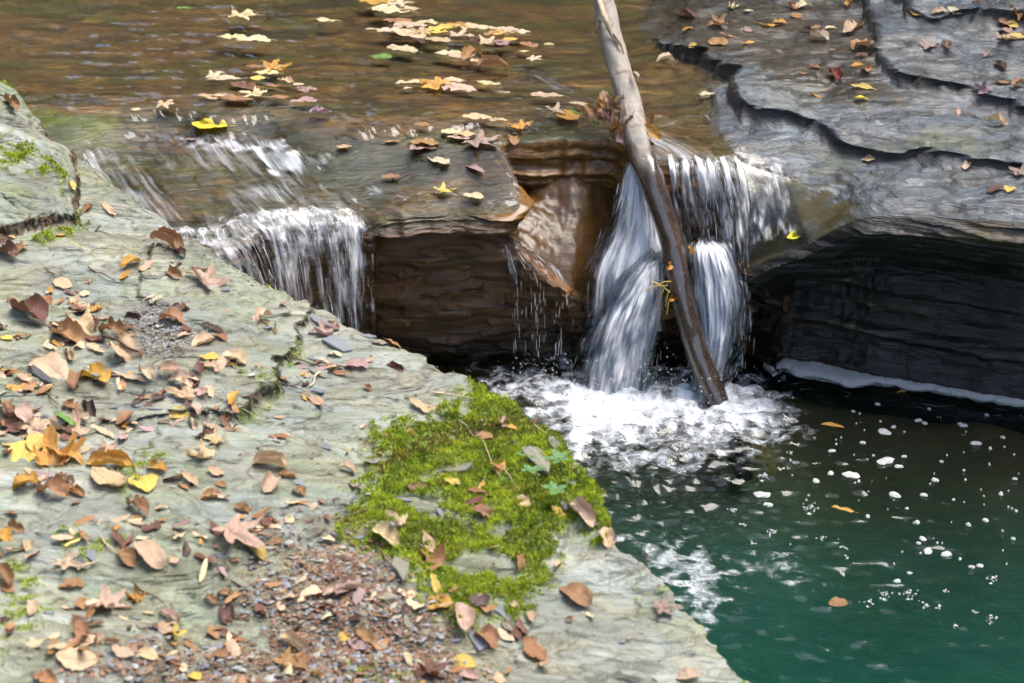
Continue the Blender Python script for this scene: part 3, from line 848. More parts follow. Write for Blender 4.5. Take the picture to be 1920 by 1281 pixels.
tag(mesh_obj("stream_water", VW, grid_faces(*wx.shape, keep=~rc, flip=True), M_stream, attrs={"Foam": foam.ravel()}, uv=uvw), "clear shallow stream sliding over brown bedrock", None, None, "structure")
tag(mesh_obj("rapid_water", VW, grid_faces(*wx.shape, keep=rc, flip=True), M_rapid, attrs={"Foam": foam.ravel()}, uv=uvw), "fast rippled water running to the small fall", None, None, "structure")

# ------------------------------------------------------------------ falls
def strands(parent, surf, n, seed, rad=(.0006, .0018), lift=.02, vr=(0, 1), lens=(.12, .5), umask=None, name="water_strands"):
    """thin threads of white water running down a sheet; surf(u, v) -> points"""
    r = np.random.default_rng(seed)
    V, F = [], []
    for k in range(n):
        u = r.random()
        if umask is not None and r.random() > umask(u):
            continue
        ln = r.uniform(*lens)
        v0 = r.uniform(vr[0], max(vr[0] + .01, vr[1] - ln * .5))
        v = np.linspace(v0, min(v0 + ln, vr[1]), 9)
        uu = u + r.normal(0, .008) * np.linspace(0, 1, 9) + .003 * np.sin(v * 20 + r.random() * 6)
        p = surf(np.clip(uu, 0, 1), v)
        off = r.uniform(-.3, 1) * lift
        p = p + np.array([r.normal(0, .004), -off, 0])
        rad_ = r.uniform(*rad) * np.sin(np.linspace(.08, .95, 9) * np.pi) ** .6
        b = len(V) * 0
        base = sum(len(q) for q in V)
        a1 = np.array([1, 0, 0.]); a2 = np.array([0, -.9, .4])
        ring = [p + rad_[:, None] * (a1 * math.cos(t) + a2 * math.sin(t)) for t in (0, 2.1, 4.2)]
        V.append(np.stack(ring, 1).reshape(-1, 3))
        for i in range(8):
            for j in range(3):
                F.append((base + i * 3 + j, base + i * 3 + (j + 1) % 3, base + i * 3 + 3 + (j + 1) % 3, base + i * 3 + 3 + j))
    o = mesh_obj(name, np.vstack(V), np.array(F), M_strand, parent)
    tag(o, kind="stuff")
    return o

def sheet(name, L_, R_, dens, nu=60, nv=80, bulge=.02, seed=0, parent=None, ribs=.006, label=None, uvoff=0.0):
    """a curtain between a left and a right edge, each a list of (px, py, Y)"""
    LP = catmull([at_y(*p) for p in L_], 20)[0]; RP = catmull([at_y(*p) for p in R_], 20)[0]
    q = np.linspace(0, 1, nv)
    LP = np.stack([np.interp(q, np.linspace(0, 1, len(LP)), LP[:, k]) for k in range(3)], 1)
    RP = np.stack([np.interp(q, np.linspace(0, 1, len(RP)), RP[:, k]) for k in range(3)], 1)
    u = np.linspace(0, 1, nu)
    P = LP[None] * (1 - u)[:, None, None] + RP[None] * u[:, None, None]
    U, Q = np.meshgrid(u, q, indexing='ij')
    wid = np.linalg.norm(RP - LP, axis=1).max()
    rib = ribs * fbm(U * wid * 55, Q * 3, 3, seed) + ribs * .6 * fbm(U * wid * 140, Q * 4, 2, seed + 1)
    P[..., 1] -= bulge * np.sin(U * np.pi) + rib
    P[..., 2] += .004 * fbm(U * 20, Q * 6, 2, seed + 2)
    D = np.clip(dens(U, Q) + .17 * fbm(U * 5, Q * 3, 4, seed + 3), 0, 1)
    length = np.linalg.norm(np.diff(LP, axis=0), axis=1).sum()
    uv = np.stack([U * wid + uvoff, Q * length], -1).reshape(-1, 2)
    o = mesh_obj(name, P.reshape(-1, 3), grid_faces(nu, nv), M_fall, parent, attrs={"Foam": D.ravel()}, uv=uv)
    def surf(uu, vv):
        l = np.stack([np.interp(vv, q, LP[:, k]) for k in range(3)], 1)
        r_ = np.stack([np.interp(vv, q, RP[:, k]) for k in range(3)], 1)
        p = l * (1 - uu)[:, None] + r_ * uu[:, None]
        p[:, 1] -= bulge * np.sin(uu * np.pi)
        return p
    return o, surf

# small fall at the left: leaves the rapid and drops behind the slab
kk = np.arange(int(np.searchsorted(id_bed, 2.5)), int(np.searchsorted(id_bed, 7.35)))
Cf = C_bed[kk]; Nf = N_bed[kk]
nvf = 70
t_ = np.linspace(-.35, 1, nvf)
uf = np.linspace(0, 1, len(kk))[:, None]
drop = np.clip(t_, 0, 1)[None] ** 1.6
hgt = Cf[:, 2:3] + .02
vx = np.interp(uf, [0, .35, .6, 1], [.36, .25, .10, .012])
out = .035 + .055 * np.sqrt(drop)
into = np.clip(-t_, 0, 1)[None]
fx = Cf[:, 0:1] + Nf[:, 0:1] * out * (drop > 0) + vx * np.sqrt(drop) * .6 + -.58 * into * .16 + Nf[:, 0:1] * .035 * np.exp(-into * 20) * (drop <= 0)
fy = Cf[:, 1:2] + Nf[:, 1:2] * out * (drop > 0) + INW[1] * into * .16 + Nf[:, 1:2] * .035 * np.exp(-into * 20) * (drop <= 0)
zb2 = bed_f(fx, fy) + .014
fz = np.where(drop > 0, Cf[:, 2:3] + .012 - hgt * drop, np.maximum(zb2, Cf[:, 2:3] + .012))
sf = s_bed[kk][:, None] + 0 * t_[None]
fy = fy - .006 * fbm(sf * 50, t_[None] * 2.5 + 0 * sf, 3, 221) - .004 * fbm(sf * 130, t_[None] * 3 + 0 * sf, 2, 222)
fz = fz + .004 * fbm(sf * 40, t_[None] * 6 + 0 * sf, 2, 223) * (drop <= 0)
lenf = np.where(t_ < 0, t_ * .16 / .35 * 2, np.clip(t_, 0, 1) * .42)
df = np.clip(.37 - .14 * np.clip(t_, 0, 1)[None] + .10 * fbm(sf * 7, 0 * sf + 2, 3, 224) + .08 * uf, 0, 1) * sstep(-.35, -.2, t_)[None] * sstep(0, .03, uf) * (1 - .75 * sstep(.93, 1.0, uf + .04 * fbm(t_[None] * 6 + 0 * uf, uf * 9, 2, 226)))
lf = mesh_obj("small_waterfall", np.stack([fx, fy, fz], -1).reshape(-1, 3), grid_faces(len(kk), nvf), M_fall, attrs={"Foam": df.ravel()},
              uv=np.stack([sf, lenf[None] + 0 * sf], -1).reshape(-1, 2))
tag(lf, "small streaky curtain of water falling behind the pale slab", None, None, "structure")
def surf_l(uu, vv):
    i = np.clip(uu * (len(kk) - 1), 0, len(kk) - 1).astype(int)
    j = np.clip(vv * (nvf - 1), 0, nvf - 1).astype(int)
    return np.stack([fx[i, j], fy[i, j], fz[i, j]], 1)
strands(lf, surf_l, 170, 5, (.0002, .0006), .016, (.12, 1), (.04, .25), lambda u: sstep(.05, .3, u))

wf = bpy.data.objects.new("main_waterfall", None); COL.objects.link(wf); wf.location = (0, 0, 0)
tag(wf, "white main waterfall splitting round the leaning log into the pool", None, None, "structure")
def layered(name, L_, R_, dens, seed, nu, nv, bulge, ribs, layers=2, spread=.016):
    res = None
    for q in range(layers):
        off = q * spread
        o, s_ = sheet(name, [(x + q * (k % 2) * 2, y, Y - off) for k, (x, y, Y) in enumerate(L_)], [(x - q * (k % 2) * 3, y, Y - off) for k, (x, y, Y) in enumerate(R_)],
                      (lambda U, Q, q=q: dens(U, Q) * (1 - .22 * q)), nu, nv, bulge, seed + 11 * q, wf, ribs, uvoff=q * .37)
        res = res or s_
    return res
sf1 = layered("upper_chute", [(1176, 300, 4.67), (1166, 322, 4.63), (1150, 380, 4.60), (1122, 440, 4.585), (1082, 520, 4.56), (1068, 620, 4.54)], [(1208, 300, 4.66), (1216, 322, 4.62), (1228, 385, 4.59), (1244, 440, 4.57), (1250, 500, 4.55), (1248, 620, 4.53)],
      lambda U, Q: .80 * sstep(0, .3, U) * sstep(1.02, .92, U) * (1 - .20 * Q) * (1 - .38 * sstep(.55, .2, U) * sstep(.3, .6, Q)) + .03, 231, 60, 80, .012, .006)
sf2 = layered("fan_jet", [(1222, 464, 4.555), (1182, 496, 4.53), (1138, 546, 4.515), (1100, 605, 4.505), (1078, 660, 4.50), (1060, 726, 4.485)], [(1243, 462, 4.55), (1248, 500, 4.52), (1248, 548, 4.50), (1244, 605, 4.49), (1236, 660, 4.485), (1230, 730, 4.475)],
      lambda U, Q: np.clip(.94 * sstep(-.05, .42, U) * sstep(1.02, .72, U) * sstep(-.04, .22, Q) - .16 * np.exp(-((U - .74) / .10) ** 2) * sstep(.2, .5, Q), 0, 1), 241, 80, 90, .035, .009, 3, .012)
sf3 = layered("right_chute", [(1250, 286, 4.68), (1254, 310, 4.62), (1262, 370, 4.60), (1272, 420, 4.58), (1285, 490, 4.56)], [(1380, 290, 4.66), (1392, 315, 4.58), (1404, 370, 4.54), (1408, 420, 4.51), (1408, 490, 4.48)],
      lambda U, Q: .36 + .36 * sstep(-.2, .5, np.sin(U * 34) + .6 * np.sin(U * 57 + 1)) * sstep(.6, .12, Q) * sstep(.0, .05, Q) - .05 * Q, 251, 70, 60, .01, .007)
sf4 = layered("right_curtain", [(1296, 440, 4.57), (1284, 470, 4.52), (1288, 540, 4.505), (1292, 620, 4.50), (1290, 680, 4.49), (1280, 735, 4.46)], [(1346, 432, 4.56), (1388, 462, 4.51), (1412, 540, 4.485), (1408, 620, 4.48), (1384, 680, 4.475), (1362, 735, 4.455)],
      lambda U, Q: np.clip(.96 * sstep(-.06, .34, U) * sstep(1.03, .48, U) * sstep(-.06, .26, Q) * (1 - .24 * sstep(.45, .8, Q)) * (1 - .5 * sstep(.5, 1, U) * sstep(.35, .65, Q)) + .06, 0, 1), 261, 70, 90, .04, .010, 3, .014)
SH = (.015, .07)
strands(wf, sf1, 160, 11, (.0003, .0009), .02, (0, 1), SH)
strands(wf, sf2, 330, 12, (.0003, .001), .03, (0, 1.02), SH)
strands(wf, sf3, 260, 13, (.0003, .001), .02, (0, 1), (.03, .14))
strands(wf, sf4, 420, 14, (.0003, .001), .035, (0, 1.0), SH)
# trickle over the brown ledge
sf5 = layered("trickle_film", [(925, 428, 4.58), (932, 440, 4.565), (945, 470, 4.545), (958, 520, 4.54), (960, 590, 4.535), (964, 668, 4.53)], [(940, 428, 4.60), (975, 455, 4.57), (1022, 485, 4.55), (1062, 530, 4.52), (1064, 600, 4.515), (1060, 672, 4.51)],
      lambda U, Q: np.clip(.20 - .12 * sstep(.35, .7, Q) + .10 * np.sin(U * 14 + Q * 2), 0, 1), 271, 50, 70, .0, .005, 1)
strands(wf, sf5, 150, 15, (.0003, .0009), .012, (.35, 1), (.015, .08), lambda u: .35 + .65 * (np.sin(u * 17) > -.1))
# thin threads right of the curtain
sf6 = layered("side_threads", [(1385, 470, 4.49), (1384, 520, 4.485), (1385, 600, 4.48), (1384, 690, 4.475)], [(1402, 490, 4.46), (1406, 530, 4.46), (1406, 600, 4.46), (1400, 690, 4.46)], lambda U, Q: .30 * (1 - .7 * Q), 281, 20, 40, .0, .003, 1)
strands(wf, sf6, 90, 16, (.0003, .0008), .01, (0, 1), (.02, .12))

# ------------------------------------------------------------------ pool
gxp = np.concatenate([np.arange(-1.6, -.35, .08), np.arange(-.35, 1.5, .0085), np.arange(1.5, 5, .15)])
gyp = np.concatenate([np.arange(-1.0, 2.4, .15), np.arange(2.4, 4.78, .0085), [4.9, 5.2]])
PX, PY = np.meshgrid(gxp, gyp, indexing='ij')
ppx, ppy = proj(PX, PY, 0 * PX)
r1_ = np.hypot(PX - .24, (PY - 4.45) * 1.1); r2_ = np.hypot(PX - .47, (PY - 4.4) * 1.1)
rr = np.minimum(r1_, r2_)
turb = np.exp(-rr / .33)
near = np.exp(-np.hypot(PX - .25, PY - 4.0) / .75)
hz = .020 * turb * fbm(PX * 16, PY * 18, 4, 301) + .008 * near * fbm(PX * 9 + .3 * PY, PY * 20, 4, 302) + .0025 * fbm(PX * 6, PY * 11, 3, 303) * (.4 + near) + .010 * np.exp(-rr / .12)
hz = hz + .0085 * near * fbm(PX * 26, PY * 46, 3, 304)
FOAM1 = [(900, 718), (1000, 700), (1090, 690), (1240, 700), (1400, 712), (1470, 750), (1490, 790), (1390, 820), (1280, 815), (1150, 840), (1080, 850), (1040, 800), (960, 740)]
FOAM1b = [(880, 712), (1100, 680), (1420, 700), (1530, 770), (1520, 820), (1400, 850), (1330, 880), (1120, 900), (1050, 820)]
FOAM2 = [(1160, 1005), (1240, 1020), (1310, 1030), (1370, 1055), (1365, 1110), (1340, 1150), (1350, 1190), (1300, 1160), (1240, 1080)]
FOAM3 = [(1455, 1035), (1500, 1040), (1550, 1075), (1560, 1110), (1510, 1100), (1440, 1070), (1370, 1080), (1370, 1060)]
pf_ = .93 * region(ppx, ppy, FOAM1, 80, 50, 311)
pf_ = np.maximum(pf_, .52 * region(ppx, ppy, FOAM1b, 40, 50, 312))
pf_ = np.maximum(pf_, .58 * region(ppx, ppy, FOAM2, 26, 40, 313))
pf_ = np.maximum(pf_, .50 * region(ppx, ppy, FOAM3, 18, 30, 314))
pf_ = np.maximum(pf_, .30 * near * sstep(.05, .45, fbm(PX * 13, PY * 26, 3, 315)) * region(ppx, ppy, [(1030, 800), (1500, 760), (1560, 900), (1580, 1150), (1400, 1281), (1300, 1150), (1150, 950)], 60))
pf_ = np.maximum(pf_, .40 * np.exp(-rr / .3))
calm = sstep(1450, 1650, ppx)
pf_ = pf_ * (1 - .9 * calm)
nxp, nyp = len(gxp), len(gyp)
top_v = np.stack([PX, PY, hz], -1).reshape(-1, 3)
ftop = grid_faces(nxp, nyp, flip=True)
# close the body of water with sides and a bottom so that light is absorbed inside
peri = [i * nyp for i in range(nxp)] + [(nxp - 1) * nyp + j for j in range(1, nyp)] + [i * nyp + nyp - 1 for i in range(nxp - 2, -1, -1)] + [j for j in range(nyp - 2, 0, -1)]
n0 = len(top_v)
low = top_v[peri].copy(); low[:, 2] = -1.6
allv = np.vstack([top_v, low])
fside = [(peri[k], n0 + k, n0 + (k + 1) % len(peri), peri[(k + 1) % len(peri)]) for k in range(len(peri))]
fl = [tuple(f) for f in ftop] + fside + [tuple(range(n0 + len(peri) - 1, n0 - 1, -1))]
pool = mesh_obj("pool_water", allv, fl, M_pool, attrs={"Foam": np.concatenate([pf_.ravel(), np.zeros(len(peri))])})
tag(pool, "deep green plunge pool with white froth under the falls", None, None, "structure")
# floor of the pool
fxp = np.arange(-2.2, 5.5, .05); fyp = np.arange(-1.5, 5.6, .05)
BX, BY = np.meshgrid(fxp, fyp, indexing='ij')
wallY = np.interp(BX, [-.4, .2, .6, 1.2, 3], [4.62, 4.6, 4.55, 4.42, 4.1])
dist = wallY - BY
bz = -.10 - .75 * sstep(.05, .75, dist) + .05 * fbm(BX * 3, BY * 3, 4, 321)
bz = np.where(dist < 0, -.1, bz)
bc = np.zeros(BX.shape + (4,)); bc[...] = (.27, .28, .23, .8)
bc = lerp(bc, (.12, .07, .025, .8), sstep(.55, .15, dist))
tag(mesh_obj("pool_floor", np.stack([BX, BY, bz], -1).reshape(-1, 3), grid_faces(*BX.shape, flip=True), M_floor, attrs={"Col": bc.reshape(-1, 4)}), "silt and rock floor of the pool", None, None, "structure")

# ------------------------------------------------------------------ ravine sides around the place: they shade it and show in the reflections
def ravine():
    A = np.linspace(-np.pi, np.pi, 121)
    R = np.linspace(0, 1, 26)
    AA, RR = np.meshgrid(A, R, indexing='ij')
    r0 = 7.5 + 1.2 * fbm(np.cos(AA) * 2 + 5, np.sin(AA) * 2, 3, 331)
    r0 = r0 * np.where(np.abs(AA) < 3.2, 1, 1)
    rad = r0 + RR * 11
    x = np.sin(AA) * rad; y = 3.5 + np.cos(AA) * rad
    low = (1 - .62 * sstep(2.0, 2.6, np.abs(AA))) * (1 - .2 * sstep(.2, .05, np.abs(AA + .26)))
    z = -.6 + 9.5 * low * RR ** .8 * (1 + .25 * fbm(np.cos(AA) * 3, np.sin(AA) * 3 + RR * 2, 3, 332)) + .5 * fbm(x * .5, y * .5, 4, 333)
    c = np.zeros(x.shape + (4,)); c[...] = (.10, .065, .03, .9)
    c = lerp(c, (.06, .06, .03, .9), sstep(-.2, .5, fbm(x * .4, y * .4, 3, 334)))
    o = mesh_obj("hillside", np.stack([x, y, z], -1).reshape(-1, 3), grid_faces(*x.shape), M_slab, attrs={"Col": c.reshape(-1, 4)})
    tag(o, "leaf covered sides of the ravine around the stream", None, None, "structure")
    r = np.random.default_rng(3)
    V, F, Cc = [], [], []
    nb_ = 0
    for k in range(95):                     # trunks
        a = r.uniform(-2.2, 2.2); a = a if abs(a + .26) > .13 else a + .5; q = r.uniform(.05, .95)
        rad = 8.5 + q * 10
        bx, by = math.sin(a) * rad, 3.5 + math.cos(a) * rad
        bz0 = -.8 + 9.0 * q ** .8
        h = r.uniform(6, 11); w = r.uniform(.10, .24)
        lx_, ly_ = r.normal(0, .5), r.normal(0, .5)
        for i in range(4):
            f = i / 3
            for j in range(6):
                t = j / 6 * 2 * math.pi
                V.append((bx + lx_ * f + math.cos(t) * w * (1 - .7 * f), by + ly_ * f + math.sin(t) * w * (1 - .7 * f), bz0 + h * f)); Cc.append((.05, .04, .032, 1))
        for i in range(3):
            for j in range(6):
                F.append((nb_ + i * 6 + j, nb_ + i * 6 + (j + 1) % 6, nb_ + i * 6 + 6 + (j + 1) % 6, nb_ + i * 6 + 6 + j))
        nb_ += 24
        for m in range(150):                # leaf clusters
            f = r.uniform(.35, 1.12)
            sp = 1.9 * (1.25 - f) + .5
            p = np.array([bx + lx_ * f + r.normal(0, sp), by + ly_ * f + r.normal(0, sp), bz0 + h * f + r.normal(0, .5)])
            e1 = r.normal(0, 1, 3); e1 /= np.linalg.norm(e1)
            e2 = np.cross(e1, r.normal(0, 1, 3)); e2 /= np.linalg.norm(e2)
            s_ = r.uniform(.14, .34)
            for sg in ((-1, -1), (1, -1), (1, 1), (-1, 1)):
                V.append(tuple(p + s_ * (sg[0] * e1 + sg[1] * .6 * e2)))
            g_ = r.random()
            cc = (.42, .26, .04, 1) if g_ < .4 else ((.30, .14, .03, 1) if g_ < .65 else (.12, .16, .03, 1))
            Cc += [cc] * 4
            F.append((nb_, nb_ + 1, nb_ + 2, nb_ + 3)); nb_ += 4
    o = mesh_obj("autumn_wood", V, np.array(F), plain("wood_foliage", 'attr', .8, .3, 3, .4), attrs={"Col": np.array(Cc)})
    tag(o, "autumn wood on the ravine sides around the stream", "wood", None, "stuff")
ravine()

# ------------------------------------------------------------------ log
def tube(path, radii, seg=16, lump=0.0, seed=0, endcap=True, ridge=0.0):
    P, ids = catmull(path, 14)
    R = np.interp(ids, np.arange(len(path)), radii)
    n = len(P)
    T = np.gradient(P, axis=0); T /= np.linalg.norm(T, axis=1)[:, None]
    up = np.array([.3, -1., .2])
    V = []
    L = np.concatenate([[0], np.cumsum(np.linalg.norm(np.diff(P, axis=0), axis=1))])
    for i in range(n):
        a = np.cross(T[i], up); a /= np.linalg.norm(a); b = np.cross(T[i], a)
        t = np.linspace(0, 2 * np.pi, seg, endpoint=False)
        rr_ = R[i] * (1 + lump * fbm(np.cos(t) * 1.1 + 7, np.sin(t) * 1.1 + L[i] / R[i] * .35, 3, seed) + ridge * pn(t * 3.2 + L[i] * 2, np.full(seg, L[i] * 4), seed + 5))
        V.append(P[i] + rr_[:, None] * (np.cos(t)[:, None] * a + np.sin(t)[:, None] * b))
    V = np.vstack(V)
    F = []
    for i in range(n - 1):
        for j in range(seg):
            F.append((i * seg + j, i * seg + (j + 1) % seg, (i + 1) * seg + (j + 1) % seg, (i + 1) * seg + j))
    if endcap:
        F.append(tuple(range(seg - 1, -1, -1))); F.append(tuple(range((n - 1) * seg, n * seg)))
    return V, F

def log_mat():
    m, nt, N, L = mat("log_wood")
    out = N("ShaderNodeOutputMaterial"); b = N("ShaderNodeBsdfPrincipled"); L(b.outputs[0], out.inputs[0])
    tc = N("ShaderNodeTexCoord").outputs['Object']
    at = N("ShaderNodeAttribute", attribute_name="Col")
    v = mapping(N, L, tc, (60, 60, 9))
    n1 = noise(N, L, v, 1, 5, .65, .5); n2 = noise(N, L, tc, 26, 4, .6, .6); n3 = noise(N, L, tc, 160, 3, .6)
    g = mathn(N, L, 'MULTIPLY', mathn(N, L, 'MULTIPLY_ADD', n1, .9, .55), mathn(N, L, 'MULTIPLY_ADD', n3, .5, .75))
    vm = N("ShaderNodeVectorMath", operation='SCALE'); L(at.outputs['Color'], vm.inputs[0]); L(g, vm.inputs['Scale'])
    c = mixc(N, L, mathn(N, L, 'MULTIPLY', ramp(N, L, n2, .56, .72), .75), vm.outputs[0], (.12, .065, .038))
    L(c, b.inputs['Base Color'])
    L(mathn(N, L, 'MULTIPLY_ADD', mathn(N, L, 'SUBTRACT', n2, .5), .3, at.outputs['Alpha'], clamp=True), b.inputs['Roughness'])
    bp = N("ShaderNodeBump"); bp.inputs['Strength'].default_value = .55; bp.inputs['Distance'].default_value = .006
    b.inputs['Coat Weight'].default_value = .0
    L(ramp(N, L, at.outputs['Alpha'], .5, .2), b.inputs['Coat Weight'])
    b.inputs['Coat Roughness'].default_value = .1
    L(mathn(N, L, 'ADD', n1, mathn(N, L, 'MULTIPLY', n2, .6)), bp.inputs['Height']); L(bp.outputs[0], b.inputs['Normal'])
    return m
M_log = log_mat()
lp = [at_y(1098, -110, 5.10), at_y(1128, -10, 4.96), at_y(1148, 80, 4.85), at_y(1176, 180, 4.74), at_y(1196, 270, 4.63), at_y(1222, 340, 4.55), at_y(1256, 440, 4.50), at_y(1276, 540, 4.45), at_y(1304, 650, 4.41), at_y(1345, 752, 4.365), at_y(1372, 830, 4.33), at_y(1400, 900, 4.30)]
V, F = tube(lp, [.022, .026, .028, .030, .033, .029, .029, .028, .028, .029, .026, .02], 22, .10, 401, True, .05)
hz_ = V[:, 2]
wet = sstep(.62, .53, hz_ + .03 * fbm(V[:, 0] * 30, hz_ * 14, 3, 402))
lc_ = np.zeros((len(V), 4)); lc_[...] = (.25, .225, .19, .75)
lc_ = lerp(lc_, (.045, .030, .022, .16), wet)
pole = mesh_obj("leaning_log", V, F, M_log, attrs={"Col": lc_})
tag(pole, "bare grey log leaning through the waterfall, its wet lower half dark brown", "log")
def log_strip(pts, rad, col=(.36, .28, .2, .8), nm="bark_strip"):
    V, F = tube([at_y(*p) for p in pts], rad, 6, .2, 411)
    c = np.zeros((len(V), 4)); c[...] = col
    mesh_obj(nm, V, F, M_log, pole, attrs={"Col": c})
log_strip([(1120, -10, 4.93), (1133, 30, 4.84), (1146, 62, 4.825), (1160, 85, 4.81)], [.006, .008, .006, .002])
log_strip([(1124, 40, 4.86), (1119, 52, 4.84), (1118, 64, 4.835)], [.006, .004, .001], (.1, .07, .05, .8), "splinter")
log_strip([(1150, 62, 4.82), (1162, 80, 4.805), (1170, 100, 4.80)], [.002, .004, .001], (.3, .2, .13, .8), "splinter")
log_strip([(1190, 138, 4.75), (1196, 142, 4.72), (1195, 150, 4.71)], [.006, .005, .001], (.25, .2, .15, .8), "twig_stub")
tp = [at_z(1395, 815, -.11), at_z(1440, 880, -.19), at_z(1480, 935, -.27), at_z(1530, 985, -.36), at_z(1590, 1040, -.48), at_z(1640, 1090, -.75)]
V, F = tube(tp, [.03, .034, .032, .028, .02, .012], 14, .15, 421)
c = np.zeros((len(V), 4)); c[...] = (.26, .14, .04, .8)
tag(mesh_obj("sunken_branch", V, F, M_log, attrs={"Col": c}), "brown sunken branch seen through the green water below the log", "branch")

# ------------------------------------------------------------------ leaves
def leaf_mat():
    m, nt, N, L = mat("fallen_leaf")
    out = N("ShaderNodeOutputMaterial"); b = N("ShaderNodeBsdfPrincipled")
    tcn = N("ShaderNodeTexCoord")
    oi = N("ShaderNodeObjectInfo")
    sx_ = N("ShaderNodeSeparateXYZ"); L(tcn.outputs['UV'], sx_.inputs[0])
    off = N("ShaderNodeVectorMath", operation='ADD'); L(tcn.outputs['Object'], off.inputs[0])
    cb = N("ShaderNodeCombineXYZ"); L(mathn(N, L, 'MULTIPLY', oi.outputs['Random'], 40.0), cb.inputs[0]); L(cb.outputs[0], off.inputs[1])
    n1 = noise(N, L, off.outputs[0], 38, 4, .6, .4); n2 = noise(N, L, off.outputs[0], 180, 3, .6)
    rib = ramp(N, L, mathn(N, L, 'ABSOLUTE', sx_.outputs['Y']), 0.10, 0.0)
    ve = mathn(N, L, 'SINE', mathn(N, L, 'MULTIPLY', mathn(N, L, 'SUBTRACT', sx_.outputs['X'], mathn(N, L, 'MULTIPLY', mathn(N, L, 'ABSOLUTE', sx_.outputs['Y']), .35)), 50.0))
    vein = ramp(N, L, ve, .80, 1.0)
    f = mathn(N, L, 'MULTIPLY', mathn(N, L, 'MULTIPLY_ADD', n1, 1.1, .45), mathn(N, L, 'MULTIPLY_ADD', n2, .35, .83))
    f = mathn(N, L, 'MULTIPLY', f, mathn(N, L, 'MULTIPLY_ADD', rib, -.28, 1.0))
    f = mathn(N, L, 'MULTIPLY', f, mathn(N, L, 'MULTIPLY_ADD', vein, -.14, 1.0))
    vm = N("ShaderNodeVectorMath", operation='SCALE'); L(oi.outputs['Color'], vm.inputs[0]); L(f, vm.inputs['Scale'])
    spots = ramp(N, L, n1, .66, .76)
    c = mixc(N, L, mathn(N, L, 'MULTIPLY', spots, .55), vm.outputs[0], (.09, .04, .02))
    L(c, b.inputs['Base Color'])
    b.inputs['Roughness'].default_value = .55
    bp = N("ShaderNodeBump"); bp.inputs['Strength'].default_value = .5; bp.inputs['Distance'].default_value = .004
    L(mathn(N, L, 'ADD', n1, mathn(N, L, 'MULTIPLY', vein, -.3)), bp.inputs['Height']); L(bp.outputs[0], b.inputs['Normal'])
    t = N("ShaderNodeBsdfTranslucent"); L(c, t.inputs[0])
    x = N("ShaderNodeMixShader", n_0=.22); L(b.outputs[0], x.inputs[1]); L(t.outputs[0], x.inputs[2]); L(x.outputs[0], out.inputs[0])
    return m
M_leaf = leaf_mat()

def bend(P, kx, ky, tw, r):
    """roll a flat unit leaf: kx along its length, ky across, tw twist"""
    x, y, z = P.T.copy()
    xc = x - .5
    if abs(ky) > 1e-3:
        R = 1 / ky
        z = z + R * (1 - np.cos(y / R)); y = R * np.sin(y / R)
    if abs(kx) > 1e-3:
        R = 1 / kx
        a = xc / R
        z2 = z + R * (1 - np.cos(a)); xc = np.sin(a) * (R - z) ; z = z2
    c, s = np.cos(tw * xc), np.sin(tw * xc)
    y, z = y * c - z * s, y * s + z * c
    return np.stack([xc + .5, y, z], 1)

